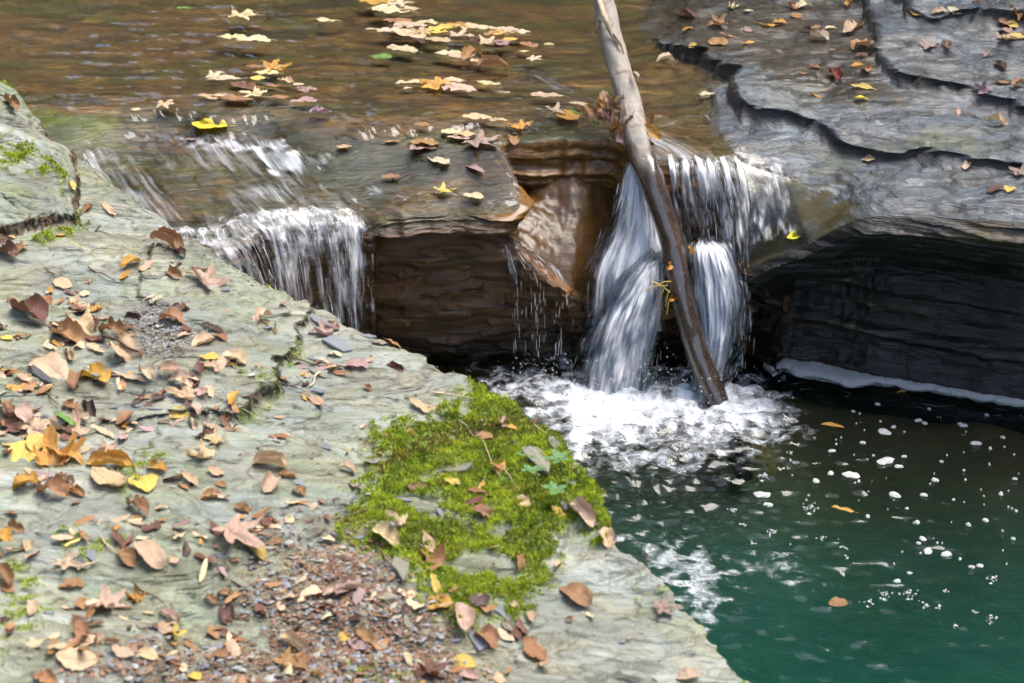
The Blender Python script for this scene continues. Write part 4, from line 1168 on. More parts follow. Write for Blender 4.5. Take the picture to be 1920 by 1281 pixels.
def leaf_mesh(shape, kx, ky, tw, seed):
    r = np.random.default_rng(seed)
    if shape == 'm':                       # lobed leaf
        nth, rings = 60, 5
        th = np.linspace(-np.pi, np.pi, nth, endpoint=False)
        lob = np.zeros(nth)
        for c, h, w in ((0, .60, .30), (1.05, .50, .27), (-1.05, .50, .27), (2.0, .34, .28), (-2.0, .34, .28)):
            dth = (th - c + np.pi) % (2 * np.pi) - np.pi
            lob = np.maximum(lob, h * np.exp(-(np.abs(dth) / w) ** 1.5) * (1 + .12 * r.normal()))
        rad = .20 + lob * .80 + .035 * np.abs(np.sin(th * 13)) + .02 * r.normal(0, 1, nth)
        rad = rad * (1 - .55 * np.exp(-((np.abs(th) - np.pi) / .25) ** 2))
        P = [[.42, 0, 0]]
        for q in range(1, rings + 1):
            f = q / rings
            for k in range(nth):
                P.append([.42 + .95 * f * rad[k] * math.cos(th[k]), .95 * f * rad[k] * math.sin(th[k]), 0])
        P = np.array(P)
        F = [(0, 1 + k, 1 + (k + 1) % nth) for k in range(nth)]
        for q in range(rings - 1):
            for k in range(nth):
                F.append((1 + q * nth + k, 1 + (q + 1) * nth + k, 1 + (q + 1) * nth + (k + 1) % nth, 1 + q * nth + (k + 1) % nth))
        uv = np.stack([P[:, 0], P[:, 1] * 1.5], 1)
    else:
        ratio = {'o': .27, 'b': .36, 'l': .15, 'f': .31, 'c': .33}[shape]
        nl, nw = 18, 9
        t = np.linspace(0, 1, nl)
        w = ratio * np.sin(np.pi * t ** (.80 if shape != 'b' else .95)) ** (.75 if shape != 'l' else .9)
        w = w * (1 - .15 * (t > .9)) + .004
        w = w * (1 + .05 * np.abs(np.sin(t * 34)) + .05 * r.normal(0, 1, nl))
        if r.random() < .45:               # torn edge
            k = r.integers(4, 14); w[k:k + 2] *= r.uniform(.55, .85)
        P = []
        for i in range(nl):
            for j in range(nw):
                a = (j / (nw - 1) * 2 - 1)
                P.append([t[i] + .02 * a * a, w[i] * a, 0])
        P = np.array(P)
        F = [(i * nw + j, i * nw + j + 1, (i + 1) * nw + j + 1, (i + 1) * nw + j) for i in range(nl - 1) for j in range(nw - 1)]
        uv = np.stack([P[:, 0], P[:, 1] / (ratio * 1.0)], 1)
    # crinkles and a fold along the midrib
    P[:, 2] += .055 * fbm(P[:, 0] * 3.3, P[:, 1] * 4.5, 3, seed % 200) * (1.6 if shape in 'mf' else 1)
    P[:, 2] += (.30 if shape == 'f' else .10) * np.abs(P[:, 1])
    P = bend(P, kx, ky, tw, r)
    # stalk
    n0 = len(P)
    root = P[np.argmin(np.abs(uv[:, 1]) + np.abs(uv[:, 0]) * 1.0)]
    dirn = np.array([-1, r.normal(0, .35), .15]); dirn /= np.linalg.norm(dirn)
    L_ = .24 if shape in 'mb' else .14
    S = []
    for q in range(4):
        c = root + dirn * L_ * q / 3 + np.array([0, 0, -.04 * (q / 3) ** 2])
        rd = .011
        S += [c + [0, rd, 0], c + [0, -rd * .6, rd], c + [0, -rd * .6, -rd]]
    for q in range(3):
        for j in range(3):
            F.append((n0 + q * 3 + j, n0 + q * 3 + (j + 1) % 3, n0 + q * 3 + 3 + (j + 1) % 3, n0 + q * 3 + 3 + j))
    P = np.vstack([P, S]); uv = np.vstack([uv, np.zeros((12, 2))])
    P[:, 0] -= .5
    P[:, 2] -= np.percentile(P[:, 2], 4)
    me_o = mesh_obj("leaf_shape", P, F, M_leaf, uv=uv)
    me = me_o.data
    bpy.data.objects.remove(me_o)
    return me

LIB = {}
def leaf_data(shape, flat, seed):
    k = (shape, flat, seed % 9)
    if k not in LIB:
        r = np.random.default_rng(hash((ord(shape), flat, seed % 9)) % 100000)
        if flat:
            a = (r.uniform(-.25, .25), r.uniform(-.3, .5), r.uniform(-.2, .2))
        else:
            a = {'o': (r.uniform(-1.5, 1.2), r.uniform(.2, 2.8), r.uniform(-.7, .7)), 'b': (r.uniform(-.5, .5), r.uniform(-.4, .9), r.uniform(-.3, .3)),
                 'l': (r.uniform(-.7, 1.0), r.uniform(0, 3), r.uniform(-.6, .6)), 'm': (r.uniform(-1.8, 1.6), r.uniform(.8, 3.2), r.uniform(-.7, .7)),
                 'f': (r.uniform(-2.2, 1.6), r.uniform(1.8, 4.6), r.uniform(-1.1, 1.1)), 'c': (r.uniform(-.9, .9), r.uniform(5.5, 8), r.uniform(-.9, .9))}[shape]
        LIB[k] = leaf_mesh(shape, *a, 500 + len(LIB) * 7)
    return LIB[k]

LC = {'y': ((.52, .37, .08), 'yellow'), 't': ((.45, .32, .21), 'tan'), 'o': ((.27, .14, .06), 'orange brown'), 'r': ((.12, .052, .034), 'reddish brown'), 'p': ((.30, .20, .19), 'pinkish'),
      'g': ((.10, .20, .035), 'green'), 'k': ((.48, .40, .24), 'cream'), 'd': ((.055, .028, .02), 'dark brown'), 'n': ((.42, .22, .04), 'golden'), 'Y': ((.58, .50, .02), 'bright lemon yellow'), 'R': ((.16, .015, .01), 'dark red')}
SHN = {'o': 'oval', 'b': 'rounded', 'l': 'narrow', 'm': 'lobed', 'f': 'folded', 'c': 'rolled'}
# where: (outline in the layout, words)
ZONES = [("on the humped rock by the stream", [(-60, 100), (80, 240), (150, 300), (175, 400), (100, 490), (-60, 490)]),
         ("floating on the green pool", [(1400, 690), (1920, 690), (1920, 1281), (1450, 1281), (1180, 1000)]),
         ("in the reddish pile on the slab", [(-20, 550), (285, 560), (275, 690), (-20, 690)]),
         ("in the heap of gold leaves", [(-20, 750), (180, 800), (225, 850), (220, 960), (-20, 960)]),
         ("by the wet gravel pocket", [(285, 560), (470, 560), (470, 700), (285, 700)]),
         ("on the slab below the hump", [(80, 380), (560, 440), (560, 560), (80, 560)]),
         ("on the slab around the green leaf", [(-20, 690), (290, 690), (290, 830), (-20, 830)]),
         ("by the dark crack across the slab", [(290, 690), (480, 690), (570, 760), (560, 850), (290, 850)]),
         ("on the slab facing the small fall", [(470, 540), (780, 600), (860, 720), (560, 780), (470, 640)]),
         ("on the green moss", [(640, 740), (990, 740), (1180, 1010), (1000, 1130), (850, 1130), (640, 1010)]),
         ("on the bare tip of the slab", [(990, 1130), (1180, 1010), (1500, 1300), (1100, 1300)]),
         ("on the gravel below the moss", [(640, 1010), (800, 1060), (900, 1130), (990, 1130), (1100, 1300), (600, 1300), (560, 1010)]),
         ("on the slab above the gravel patch", [(225, 840), (640, 840), (640, 1080), (330, 1080), (225, 960)]),
         ("in the slab's nearest corner", [(-20, 960), (330, 960), (400, 1300), (-20, 1300)]),
         ("on the nearest gravel", [(300, 1080), (640, 1080), (640, 1300), (300, 1300)]),
         ("in the long floating leaf raft", [(690, 35), (1010, 35), (1010, 95), (690, 95)]),
         ("floating farthest upstream", [(300, -20), (1200, -20), (1200, 35), (300, 35)]),
         ("in the short leaf raft", [(690, 95), (1010, 95), (1010, 135), (690, 135)]),
         ("floating above the mossy cascade", [(200, 35), (680, 35), (680, 225), (200, 225)]),
         ("on the stream above the recess", [(680, 135), (1200, 135), (1200, 262), (680, 245)]),
         ("on the wet ledge by the recess", [(230, 225), (950, 245), (990, 400), (600, 400), (230, 280)]),
         ("on the topmost grey rock layer", [(1640, -20), (1940, -20), (1940, 110), (1700, 110)]),
         ("on the second grey rock layer", [(1650, 110), (1940, 110), (1940, 250), (1700, 250)]),
         ("on the puddled shelf beyond the log", [(1210, -20), (1640, -20), (1690, 110), (1690, 200), (1300, 200)]),
         ("on the ledge over the dark wall", [(1340, 200), (1940, 250), (1940, 500), (1340, 500)])]

LEAVES = """
22,200,45,40,c,o|22,447,16,15,o,t|15,478,50,20,f,r|40,472,26,-30,f,o|135,350,22,30,o,y|165,393,20,-30,f,o|205,395,38,28,l,t|312,463,70,18,c,o|337,480,25,20,f,d|245,500,48,-15,f,n|117,535,44,5,b,t|145,548,16,20,l,o|328,518,32,20,f,o|382,532,80,15,m,t|375,507,40,0,l,r|493,603,40,-25,f,t|530,573,22,0,m,p
55,600,75,28,f,r|150,583,45,35,o,t|178,585,36,-10,f,n|175,610,40,60,o,r|195,600,26,0,o,t|150,620,60,30,f,t|115,620,55,20,o,r|215,628,60,10,f,o|235,632,45,5,o,t|130,640,65,25,f,o|180,640,50,10,o,r|95,655,36,25,l,t|130,668,35,50,c,t|178,658,40,20,o,t|235,668,62,20,f,t|12,636,28,10,b,y|33,632,24,80,l,o|250,602,40,5,c,d|240,618,30,0,o,r
322,605,55,10,f,o|338,582,45,-10,f,r|350,620,25,30,o,r|400,620,55,10,l,d|345,632,34,-10,o,t|382,645,52,-20,f,t|415,636,30,30,o,o|393,673,48,0,b,y|393,690,46,5,o,t|440,680,55,10,f,t
95,695,88,32,o,t|178,713,64,25,f,n|145,720,40,-60,f,o|190,703,70,8,l,k|240,710,80,15,l,t|275,708,40,40,f,t|45,715,42,10,f,t|318,700,52,0,f,t|340,722,54,15,f,t|345,747,82,5,m,t|380,738,32,30,o,t|335,780,54,0,b,y|360,772,35,20,f,t|360,802,36,60,c,k|420,785,24,70,f,o|395,805,30,20,f,t|385,822,45,20,m,r|405,832,60,5,m,t
135,768,40,20,f,o|150,784,42,10,f,t|166,775,46,50,c,d|122,788,52,22,l,g|192,812,60,20,l,k
30,790,60,20,f,t|70,810,90,15,m,t|130,815,70,25,m,t|25,838,50,0,l,y|45,852,58,-60,b,y|72,835,46,-45,b,y|95,865,78,70,m,n|132,855,62,30,m,n|150,850,60,-18,l,k|10,775,40,40,f,o|20,800,45,30,f,r|195,850,52,15,m,t
205,875,102,5,c,n|295,880,42,15,f,n|205,906,88,25,o,t|268,910,56,55,b,y|50,915,64,-12,f,n|85,895,45,0,o,p|100,930,70,15,f,o|125,903,36,10,f,r|140,925,46,20,c,o|143,945,28,-5,l,o
375,860,72,15,m,t|405,888,42,10,o,t|355,900,46,28,l,t|345,916,30,30,l,o|395,935,50,-10,f,o|412,910,42,15,l,o|505,875,80,0,c,t|505,915,48,-50,f,t|560,927,30,20,f,o|540,895,42,5,f,o|455,960,40,10,f,o
260,960,48,30,f,o|222,1012,42,40,l,r|238,1050,40,40,f,o|280,1045,72,30,o,t|440,1005,108,15,m,t|475,1035,64,10,o,y|410,1000,52,40,l,r|512,1020,46,-5,l,o|440,1055,24,-5,f,o
30,998,42,20,f,o|10,1008,44,50,o,n|52,1030,32,50,f,t|130,1057,62,20,m,t|135,1102,54,-10,f,o|8,1085,42,40,f,o|15,1107,34,50,o,o|205,1140,94,5,m,t|252,1125,48,20,m,n|315,1160,44,10,f,t|320,1190,52,20,m,y|150,1187,40,60,f,o|178,1175,44,-15,c,t|145,1168,30,70,f,r
145,1240,92,0,b,t|212,1210,42,0,c,o|272,1232,58,15,o,t|230,1228,60,10,o,t|395,1130,28,20,f,o|420,1118,32,0,f,o|425,1155,42,70,f,r|540,1245,78,20,m,o|550,1212,64,20,c,t|567,1240,40,70,o,o|645,1113,88,-15,c,t|645,1198,34,-20,b,y|672,1215,52,20,o,p|690,1200,64,35,l,o|748,1193,24,20,f,p|595,1270,32,10,c,n|362,1275,42,20,o,y|85,1275,50,10,f,o
742,990,72,10,m,t|722,1012,62,20,f,t|805,1022,58,60,l,t|808,1056,74,75,f,o|816,1103,50,55,l,y|820,1136,72,15,b,n|865,1162,58,60,f,t|846,905,60,32,l,y|905,963,50,5,f,o|982,945,62,50,l,t|1048,962,42,10,b,y|1092,967,64,45,c,t|1138,1012,42,75,f,t|970,1060,32,60,f,o|965,1140,24,20,f,t|995,1160,27,70,f,t|1080,1122,82,32,o,o|1245,1145,64,-5,m,p|1068,1165,18,10,f,o|912,1205,54,35,f,o|960,1185,54,40,l,r|1002,1227,70,50,o,o|870,1247,58,0,b,y|812,1270,78,10,m,r|880,1272,42,10,f,t|1290,1272,62,0,o,t
797,768,74,18,l,t|669,690,66,0,o,p|615,690,62,10,l,o|640,703,48,5,l,o|742,692,40,15,c,r|736,650,48,18,l,o|605,628,68,3,m,p|620,618,42,5,f,o|590,752,54,30,l,t|525,785,30,0,l,t|525,822,56,0,l,o|651,884,42,5,f,t|668,915,42,25,l,p|690,730,18,20,f,o|645,652,20,10,o,t
455,32,80,0,m,k|345,17,28,0,o,g|435,72,62,2,o,k|477,78,72,2,o,k|615,40,56,0,l,k|478,127,36,5,o,o|515,130,62,-5,m,n|500,138,52,0,o,k|405,144,52,0,m,k|420,151,72,0,l,k|483,149,32,0,b,y|455,163,56,8,o,r|535,155,32,10,f,t|575,172,38,12,m,p|560,160,24,0,o,k|510,163,36,5,l,o|390,183,38,10,o,t|412,181,32,0,o,t|445,188,62,5,o,o|480,180,52,5,m,k|525,185,52,0,l,o|570,192,56,0,o,p|310,200,50,0,m,k|255,207,20,0,b,k|600,213,42,0,f,p|395,238,72,5,b,Y|360,263,26,0,o,p
705,5,72,5,o,n|745,10,62,0,m,k|735,22,78,5,b,k|765,20,56,0,o,t|745,42,60,5,o,o|770,50,72,0,o,t|800,45,52,0,o,k|735,60,62,5,o,k|765,66,72,10,o,t|790,62,56,-5,m,t|830,55,62,-3,o,y|820,62,46,0,b,y|855,50,42,10,o,n|880,52,56,0,o,t|910,55,56,5,o,k|930,66,52,0,o,o|933,64,36,-5,b,y|955,76,34,0,b,y|950,58,52,0,o,t|975,62,46,5,o,k|990,86,38,15,o,o|915,82,52,0,m,k|940,82,36,30,o,p|785,78,36,25,l,d|888,76,30,60,l,d|860,70,56,0,m,t|820,77,56,5,o,t|700,57,32,0,l,k
755,95,62,8,o,k|840,102,56,5,o,k|870,110,62,5,o,t|885,112,38,-20,f,o|905,117,56,10,m,t|925,125,62,0,c,o|715,108,46,3,o,g|980,98,26,0,l,k|1030,85,22,0,b,k|1000,113,30,10,m,k|770,157,62,0,l,k|850,154,52,0,o,k|815,163,62,10,m,n|860,168,72,8,o,t|765,167,20,0,b,k|915,158,52,10,l,k|945,175,26,5,l,k|1025,182,66,5,o,t|1085,198,48,10,l,k|1045,211,48,-5,m,t|1065,220,42,25,b,n|1077,213,42,10,l,g|895,222,60,5,o,t|930,227,46,0,l,k|975,239,46,10,m,n|790,235,34,0,o,o
845,250,38,0,b,k|870,254,56,5,o,k|860,260,46,0,o,t|900,270,58,15,m,p|962,266,32,60,o,o|735,267,34,0,l,o|795,270,62,5,o,o|785,281,62,0,m,p|822,303,44,18,o,k|890,318,42,25,l,p|733,333,38,-5,o,o|833,360,42,-10,m,y|888,370,42,10,o,k|645,277,32,0,o,t
1248,117,38,0,f,k|1325,178,30,-5,o,k|1290,30,32,15,f,r|1375,17,36,0,m,k|1345,48,52,0,m,o|1403,22,22,0,b,k|1400,58,26,0,b,p|1440,50,52,-5,l,n|1460,46,36,0,o,n|1493,32,28,-10,b,o|1485,15,28,60,f,o|1507,15,34,-10,f,k|1290,57,28,0,b,n|1345,82,46,10,b,o|1402,83,38,-5,l,n|1300,90,28,0,o,y|1365,70,42,0,l,o|1513,60,24,0,f,d|1530,53,26,0,b,o|1557,55,28,0,o,k|1600,58,44,-20,f,t|1537,77,40,15,f,k|1615,95,46,-10,f,o|1590,10,32,-65,c,n|1615,108,32,0,o,r|1560,96,16,0,o,o|1527,129,28,0,o,o|1505,140,18,10,o,o|1607,124,26,-5,b,n|1625,134,26,40,f,o|1565,147,32,40,f,R|1618,166,62,8,l,y|1530,182,26,20,l,n|1613,189,36,0,o,Y
1718,27,28,15,o,n|1760,25,38,0,o,t|1790,24,38,10,o,k|1740,90,46,-5,m,p|1775,90,36,40,c,t|1900,30,30,20,f,n|1895,50,34,5,o,y|1888,43,42,0,o,o|1885,62,34,10,o,p|1888,75,68,0,m,t|1905,69,24,-10,b,y|1850,107,34,5,m,p|1875,126,26,20,f,r|1880,158,40,0,o,o|1910,163,30,-10,f,o|1845,172,42,0,m,p|1797,213,14,70,f,t|1870,237,48,10,f,t|1630,300,36,0,b,k|1813,312,28,-50,c,t|1910,330,40,20,m,p|1867,358,38,-5,o,r|1893,358,26,-50,b,y|1490,446,38,0,b,Y|1832,8,22,0,f,o
1560,800,46,5,l,n|1580,957,48,15,l,n|1690,738,16,-10,f,n|1572,1133,38,-10,b,o
"""
bpy.context.view_layer.update()
DG = bpy.context.evaluated_depsgraph_get()
ORG = Vector((0, 0, CAM_H))
SKIP = ("leaning_log", "bark_strip", "splinter", "twig_stub")
def hit(px, py):
    d = Vector(ray(px, py)).normalized()
    o = ORG
    for _ in range(4):
        ok, loc, nrm, idx, ob, mt = SC.ray_cast(DG, o, d)
        if not ok:
            return None
        if ob.name.split('.')[0] in SKIP or 'strands' in ob.name or 'sheet' in ob.name:
            o = loc + d * .002
            continue
        return loc, nrm, ob
    return None

def orient(xa, n):
    z = n.normalized(); x = (xa - z * xa.dot(z)).normalized(); y = z.cross(x)
    return Matrix((x, y, z)).transposed()

def film(name, quad, nu, nv, dens, seed, parent):
    """a thin film of running water laid on the rock inside a four-cornered patch"""
    q = [np.array(c, float) for c in quad]
    P, U_, V_, ok = [], [], [], []
    for i in range(nu):
        for j in range(nv):
            u, v = i / (nu - 1), j / (nv - 1)
            c = (q[0] * (1 - u) + q[1] * u) * (1 - v) + (q[3] * (1 - u) + q[2] * u) * v
            h = hit(*c)
            l = Vector(h[0]) + h[1] * .003 + Vector((0, -.003, .002)) if h else Vector((0, 5, 0))
            P.append(l); U_.append(u); V_.append(v); ok.append(bool(h) and h[2].name in ('stream_bed', 'lower_ledge', 'stream_water'))
    P = np.array([tuple(v) for v in P]); U_, V_ = np.array(U_), np.array(V_)
    wid, ln = np.linalg.norm(P[-nv] - P[0]), np.linalg.norm(P[nv - 1] - P[0])
    okg = np.array(ok).reshape(nu, nv)
    dg = np.abs(np.diff(P.reshape(nu, nv, 3), axis=0)).max(-1)[:, :-1]; dh = np.abs(np.diff(P.reshape(nu, nv, 3), axis=1)).max(-1)[:-1]
    keep = okg[:-1, :-1] & okg[1:, 1:] & okg[1:, :-1] & okg[:-1, 1:] & (dg < .03) & (dh < .04)
    D = np.clip(dens(U_, V_) + .12 * fbm(U_ * 6, V_ * 5, 3, seed), 0, 1) * sstep(0, .12, U_) * sstep(1, .85, U_) * sstep(0, .1, V_) * sstep(1, .85, V_)
    mesh_obj(name, P, grid_faces(nu, nv, keep=keep), M_fall, parent, attrs={"Foam": D}, uv=np.stack([U_ * wid, V_ * ln], 1))
film("wet_film", [(1372, 285), (1470, 300), (1520, 450), (1390, 490)], 40, 50, lambda U, V: .36 - .06 * U, 601, wf)  # running water; its white streaks paint the sky's sheen on the wet face

NUMW = ['zero', 'one', 'two', 'three', 'four', 'five', 'six', 'seven', 'eight', 'nine', 'ten', 'eleven', 'twelve', 'thirteen', 'fourteen']
ORDW = ['leftmost', 'second from left', 'third from left', 'fourth from left', 'fifth from left', 'sixth from left', 'seventh from left', 'eighth from left', 'ninth from left']
def name_them(items, noun, plural, cat):
    """items: [(object, px, look words, place words)] -> a label that singles out each"""
    groups = {}
    for it in items:
        groups.setdefault((it[2], it[3]), []).append(it)
    for (look, place), g in groups.items():
        g.sort(key=lambda q: q[1])
        for k, it in enumerate(g):
            if len(g) == 1:
                lab = f"{look} {noun} {place}"
            elif k == len(g) - 1:
                lab = f"rightmost of {NUMW[len(g)]} {look} {plural} {place}"
            else:
                lab = f"{ORDW[k]} of {NUMW[len(g)]} {look} {plural} {place}"
            tag(it[0], lab, cat)

def make_leaf(px, py, ln, ang, sh, c, k, items):
    h = hit(px, py)
    if h is None:
        return
    loc, nrm, ob = h
    floating = 'water' in ob.name
    a = math.radians(ang)
    dx, dy = math.cos(a) * ln / 2, math.sin(a) * ln / 2
    p1, p2 = at_z(px - dx, py - dy, loc.z), at_z(px + dx, py + dy, loc.z)
    e = Vector(p2 - p1)
    base = ln * (loc - ORG).length / FPX
    L_ = min(max(e.length, base), base * 1.45)
    if k % 2:
        e = -e
    n = Vector((nrm.x * .5, nrm.y * .5, abs(nrm.z) * .5 + .5)) if not floating else Vector((random.gauss(0, .03), random.gauss(0, .03), 1))
    if not floating:
        n = n + Vector((random.gauss(0, .10), random.gauss(0, .10), 0))
    me = leaf_data(sh, floating and sh not in 'cf', k)
    o = bpy.data.objects.new("floating_leaf" if floating else "fallen_leaf", me)
    COL.objects.link(o)
    sc = L_ / (1.05 if sh != 'm' else 1.0)
    if sh in 'fc':
        sc *= 1.05
    if not floating:
        sc *= .88
    M = orient(e, n).to_4x4()
    o.matrix_world = Matrix.Translation(loc + Vector((0, 0, .003 if not floating else .002))) @ M @ Matrix.Diagonal((sc, sc * random.uniform(.88, 1.12), sc, 1))
    col = np.array(LC[c][0]) * random.uniform(.85, 1.15) * np.array([1, random.uniform(.92, 1.08), random.uniform(.85, 1.15)])
    o.color = (*np.clip(col, 0, .9), 1)
    zone = next((w for w, P in ZONES if float(sdist(np.array([px]), np.array([py]), P)[0]) > 0), None)
    if zone is None:
        zone = min(ZONES, key=lambda q: -float(sdist(np.array([px]), np.array([py]), q[1])[0]))[0]
    o["group"] = "leaves floating on the stream and pool" if floating else "fallen leaves on the rock"
    items.append((o, px, f"{LC[c][1]} {SHN[sh]}", zone))

items = []
k = 0
for q in LEAVES.replace("\n", "|").split("|"):
    if not q.strip():
        continue
    f = q.split(",")
    make_leaf(*[float(t) for t in f[:4]], f[4], f[5], k, items)
    k += 1
# leaves jammed against the log, standing on edge
JAM = [(1124, 200, 44, 'f', 'o'), (1138, 196, 48, 'o', 't'), (1150, 208, 52, 'm', 'o'), (1158, 196, 46, 'o', 't'), (1146, 222, 50, 'o', 'r'), (1160, 222, 48, 'f', 't'), (1132, 216, 44, 'l', 'r'), (1168, 238, 46, 'f', 'o'), (1156, 244, 40, 'o', 'r'), (1176, 250, 42, 'b', 'p'),
       (1218, 236, 38, 'f', 'o'), (1226, 248, 36, 'o', 'n'), (1116, 212, 44, 'l', 'o'), (1214, 260, 34, 'f', 'r'), (1142, 208, 42, 'l', 't'), (1152, 232, 46, 'l', 'o'), (1164, 210, 40, 'm', 'r'), (1130, 204, 38, 'o', 'n'), (1100, 216, 36, 'l', 'o'), (1170, 226, 42, 'l', 't')]
for k2, (px, py, ln, sh, c) in enumerate(JAM):
    p = at_y(px, py, 4.76 - (py - 195) * .0017 - .012 * (k2 % 4))
    o = bpy.data.objects.new("jammed_leaf", leaf_data(sh, False, k2)); COL.objects.link(o)
    s_ = ln * 1.25 * 5.1 / FPX
    xa = Vector((random.gauss(0, .5), random.gauss(0, .3), random.choice((-1, 1)) * random.uniform(.5, 1)))
    nn = Vector((random.gauss(0, .55), -1, random.gauss(.3, .4)))
    o.matrix_world = Matrix.Translation(Vector(p)) @ orient(xa, nn).to_4x4() @ Matrix.Diagonal((s_, s_ * .9, s_, 1))
    o.color = (*(np.array(LC[c][0]) * random.uniform(.85, 1.3)), 1); o["group"] = "leaves jammed against the log"
    items.append((o, px, f"{LC[c][1]} {SHN[sh]}", "jammed against the leaning log"))
name_them(items, "leaf", "leaves", "leaf")

# ------------------------------------------------------------------ slate chips
def chip_mesh(seed):
    r = np.random.default_rng(seed)
    n = 7
    th = np.sort(np.linspace(0, 2 * np.pi, n, endpoint=False) + r.normal(0, .25, n))
    rd = .5 * (1 + r.normal(0, .17, n))
    w = r.uniform(.34, .6)
    x, y = rd * np.cos(th), rd * w * np.sin(th)
    z1 = .07 + .012 * r.normal(0, 1, n) + x * r.normal(0, .06)
    V = [(x[k], y[k], -.02) for k in range(n)] + [(x[k] * .98, y[k] * .97, z1[k] * .75) for k in range(n)] + [(x[k] * .86, y[k] * .84, z1[k]) for k in range(n)] + [(0, 0, .08)]
    F = []
    for q in range(2):
        F += [(q * n + k, q * n + (k + 1) % n, (q + 1) * n + (k + 1) % n, (q + 1) * n + k) for k in range(n)]
    F += [(2 * n + k, 2 * n + (k + 1) % n, 3 * n) for k in range(n)]
    o = mesh_obj("chip_shape", V, F, M_chip, smooth=False)
    me = o.data; bpy.data.objects.remove(o)
    return me
CHIPS = [chip_mesh(700 + k) for k in range(7)]
CC = {'B': ((.145, .158, .175), 'blue grey'), 'O': ((.17, .165, .125), 'olive grey'), 'D': ((.06, .064, .07), 'dark grey'), 'W': ((.4, .4, .36), 'whitish')}
items = []
bpy.context.view_layer.update()
for k, q in enumerate("597,603,46,25,B|634,648,58,20,B|1003,855,78,45,O|1040,832,32,60,O|970,833,18,20,D|860,878,58,5,O|800,893,18,10,B|757,938,28,10,B|833,940,30,0,O|825,962,24,50,B|895,1200,48,50,B|935,1145,32,40,B|500,615,20,10,B|75,705,48,30,D|320,750,32,5,B|255,762,22,10,B|210,765,20,0,B|472,704,18,0,W|725,645,20,-30,B|690,632,32,10,B|590,675,28,10,B|600,702,42,10,O|596,735,28,10,B|172,1162,26,0,B|150,1053,30,50,D|170,1042,26,60,B|105,1028,22,0,B|268,1178,32,20,O|255,1160,20,0,B|450,1095,34,20,O|530,1085,22,40,B|585,1180,20,0,W|750,1065,44,70,O|722,1120,44,35,O|768,1175,40,45,O|735,983,22,70,B|700,905,14,0,B|745,1125,20,20,B|1060,948,24,60,B|880,835,22,10,B|915,812,16,15,D|845,945,20,10,O|290,768,26,0,B|180,705,20,20,O|370,600,20,0,B|420,545,26,5,B|1240,1165,14,10,B|1165,1205,16,20,B|690,1240,26,0,B|620,1200,30,0,B|655,1255,34,-10,B|480,1125,26,20,B|515,1070,30,30,O|410,1215,30,20,B|250,1205,22,10,B|90,1150,20,0,B|1045,865,18,40,B|1068,905,28,20,B|1120,985,20,30,B|610,840,26,10,B|560,905,24,30,B|700,865,30,0,O|775,865,16,0,B|950,1175,34,50,O".split("|")):
    f = q.split(",")
    px, py, ln, ang = [float(t) for t in f[:4]]
    h = hit(px, py)
    if h is None or 'water' in h[2].name:
        continue
    loc, nrm, ob = h
    a = math.radians(ang)
    e = Vector(at_z(px + math.cos(a) * ln / 2, py + math.sin(a) * ln / 2, loc.z) - at_z(px - math.cos(a) * ln / 2, py - math.sin(a) * ln / 2, loc.z))
    s_ = min(e.length, ln * (loc - ORG).length / FPX * 1.4)
    o = bpy.data.objects.new("slate_chip", CHIPS[k % 7]); COL.objects.link(o)
    n = Vector((nrm.x * .4 + random.gauss(0, .08), nrm.y * .4 + random.gauss(0, .08), 1))
    o.matrix_world = Matrix.Translation(loc + Vector((0, 0, .001))) @ orient(e, n).to_4x4() @ Matrix.Diagonal((s_, s_, s_ * random.uniform(.7, 1.3), 1))
    o.color = (*(np.array(CC[f[4]][0]) * random.uniform(.85, 1.15)), 1)
    o["group"] = "slate chips on the slab"
    zone = next((w for w, P in ZONES if float(sdist(np.array([px]), np.array([py]), P)[0]) > 0), "on the slab")
    size = "long" if ln > 40 else ("small" if ln < 22 else "flat")
    items.append((o, px, f"{size} {CC[f[4]][1]}", zone))
name_them(items, "slate chip", "chips", "stone chip")

# ------------------------------------------------------------------ twigs and straws
TW = "165,505,215,530,2,d|85,510,106,521,2,d|132,460,178,482,1,s|195,634,266,668,4,d|62,720,112,768,2,d|392,738,482,787,1,p|545,678,592,690,2,d|810,742,893,752,2,p|905,830,938,902,1,p|660,972,722,950,2,d|188,1012,224,1048,2,p|146,1074,186,1060,3,p|700,1015,732,1072,2,d|122,1032,158,1008,3,s|520,722,560,735,2,d|530,740,566,718,1,d|548,728,580,742,1,d|556,712,590,735,1,d|600,705,580,730,3,p|740,345,775,330,3,d|434,12,440,36,1,s|1180,890,1200,930,1,d|845,880,905,888,1,d|1000,800,1030,822,1,p|940,880,975,925,1,p|890,930,910,900,1,p|860,795,900,830,1,p|250,1100,310,1140,2,d|560,1060,620,1095,2,o|470,1000,520,1015,2,o|700,1180,750,1225,2,o|300,1235,345,1258,2,o|735,1000,800,985,1,d|1205,1040,1212,1062,2,d|980,1120,1010,1150,1,d|425,760,520,775,1,d"
TC = {'d': ((.07, .042, .028), 'dark brown', 'twig'), 's': ((.6, .45, .13), 'yellow', 'straw'), 'p': ((.42, .32, .21), 'pale tan', 'stalk'), 'o': ((.26, .12, .055), 'reddish', 'twig')}
items, items2, items3 = [], [], []
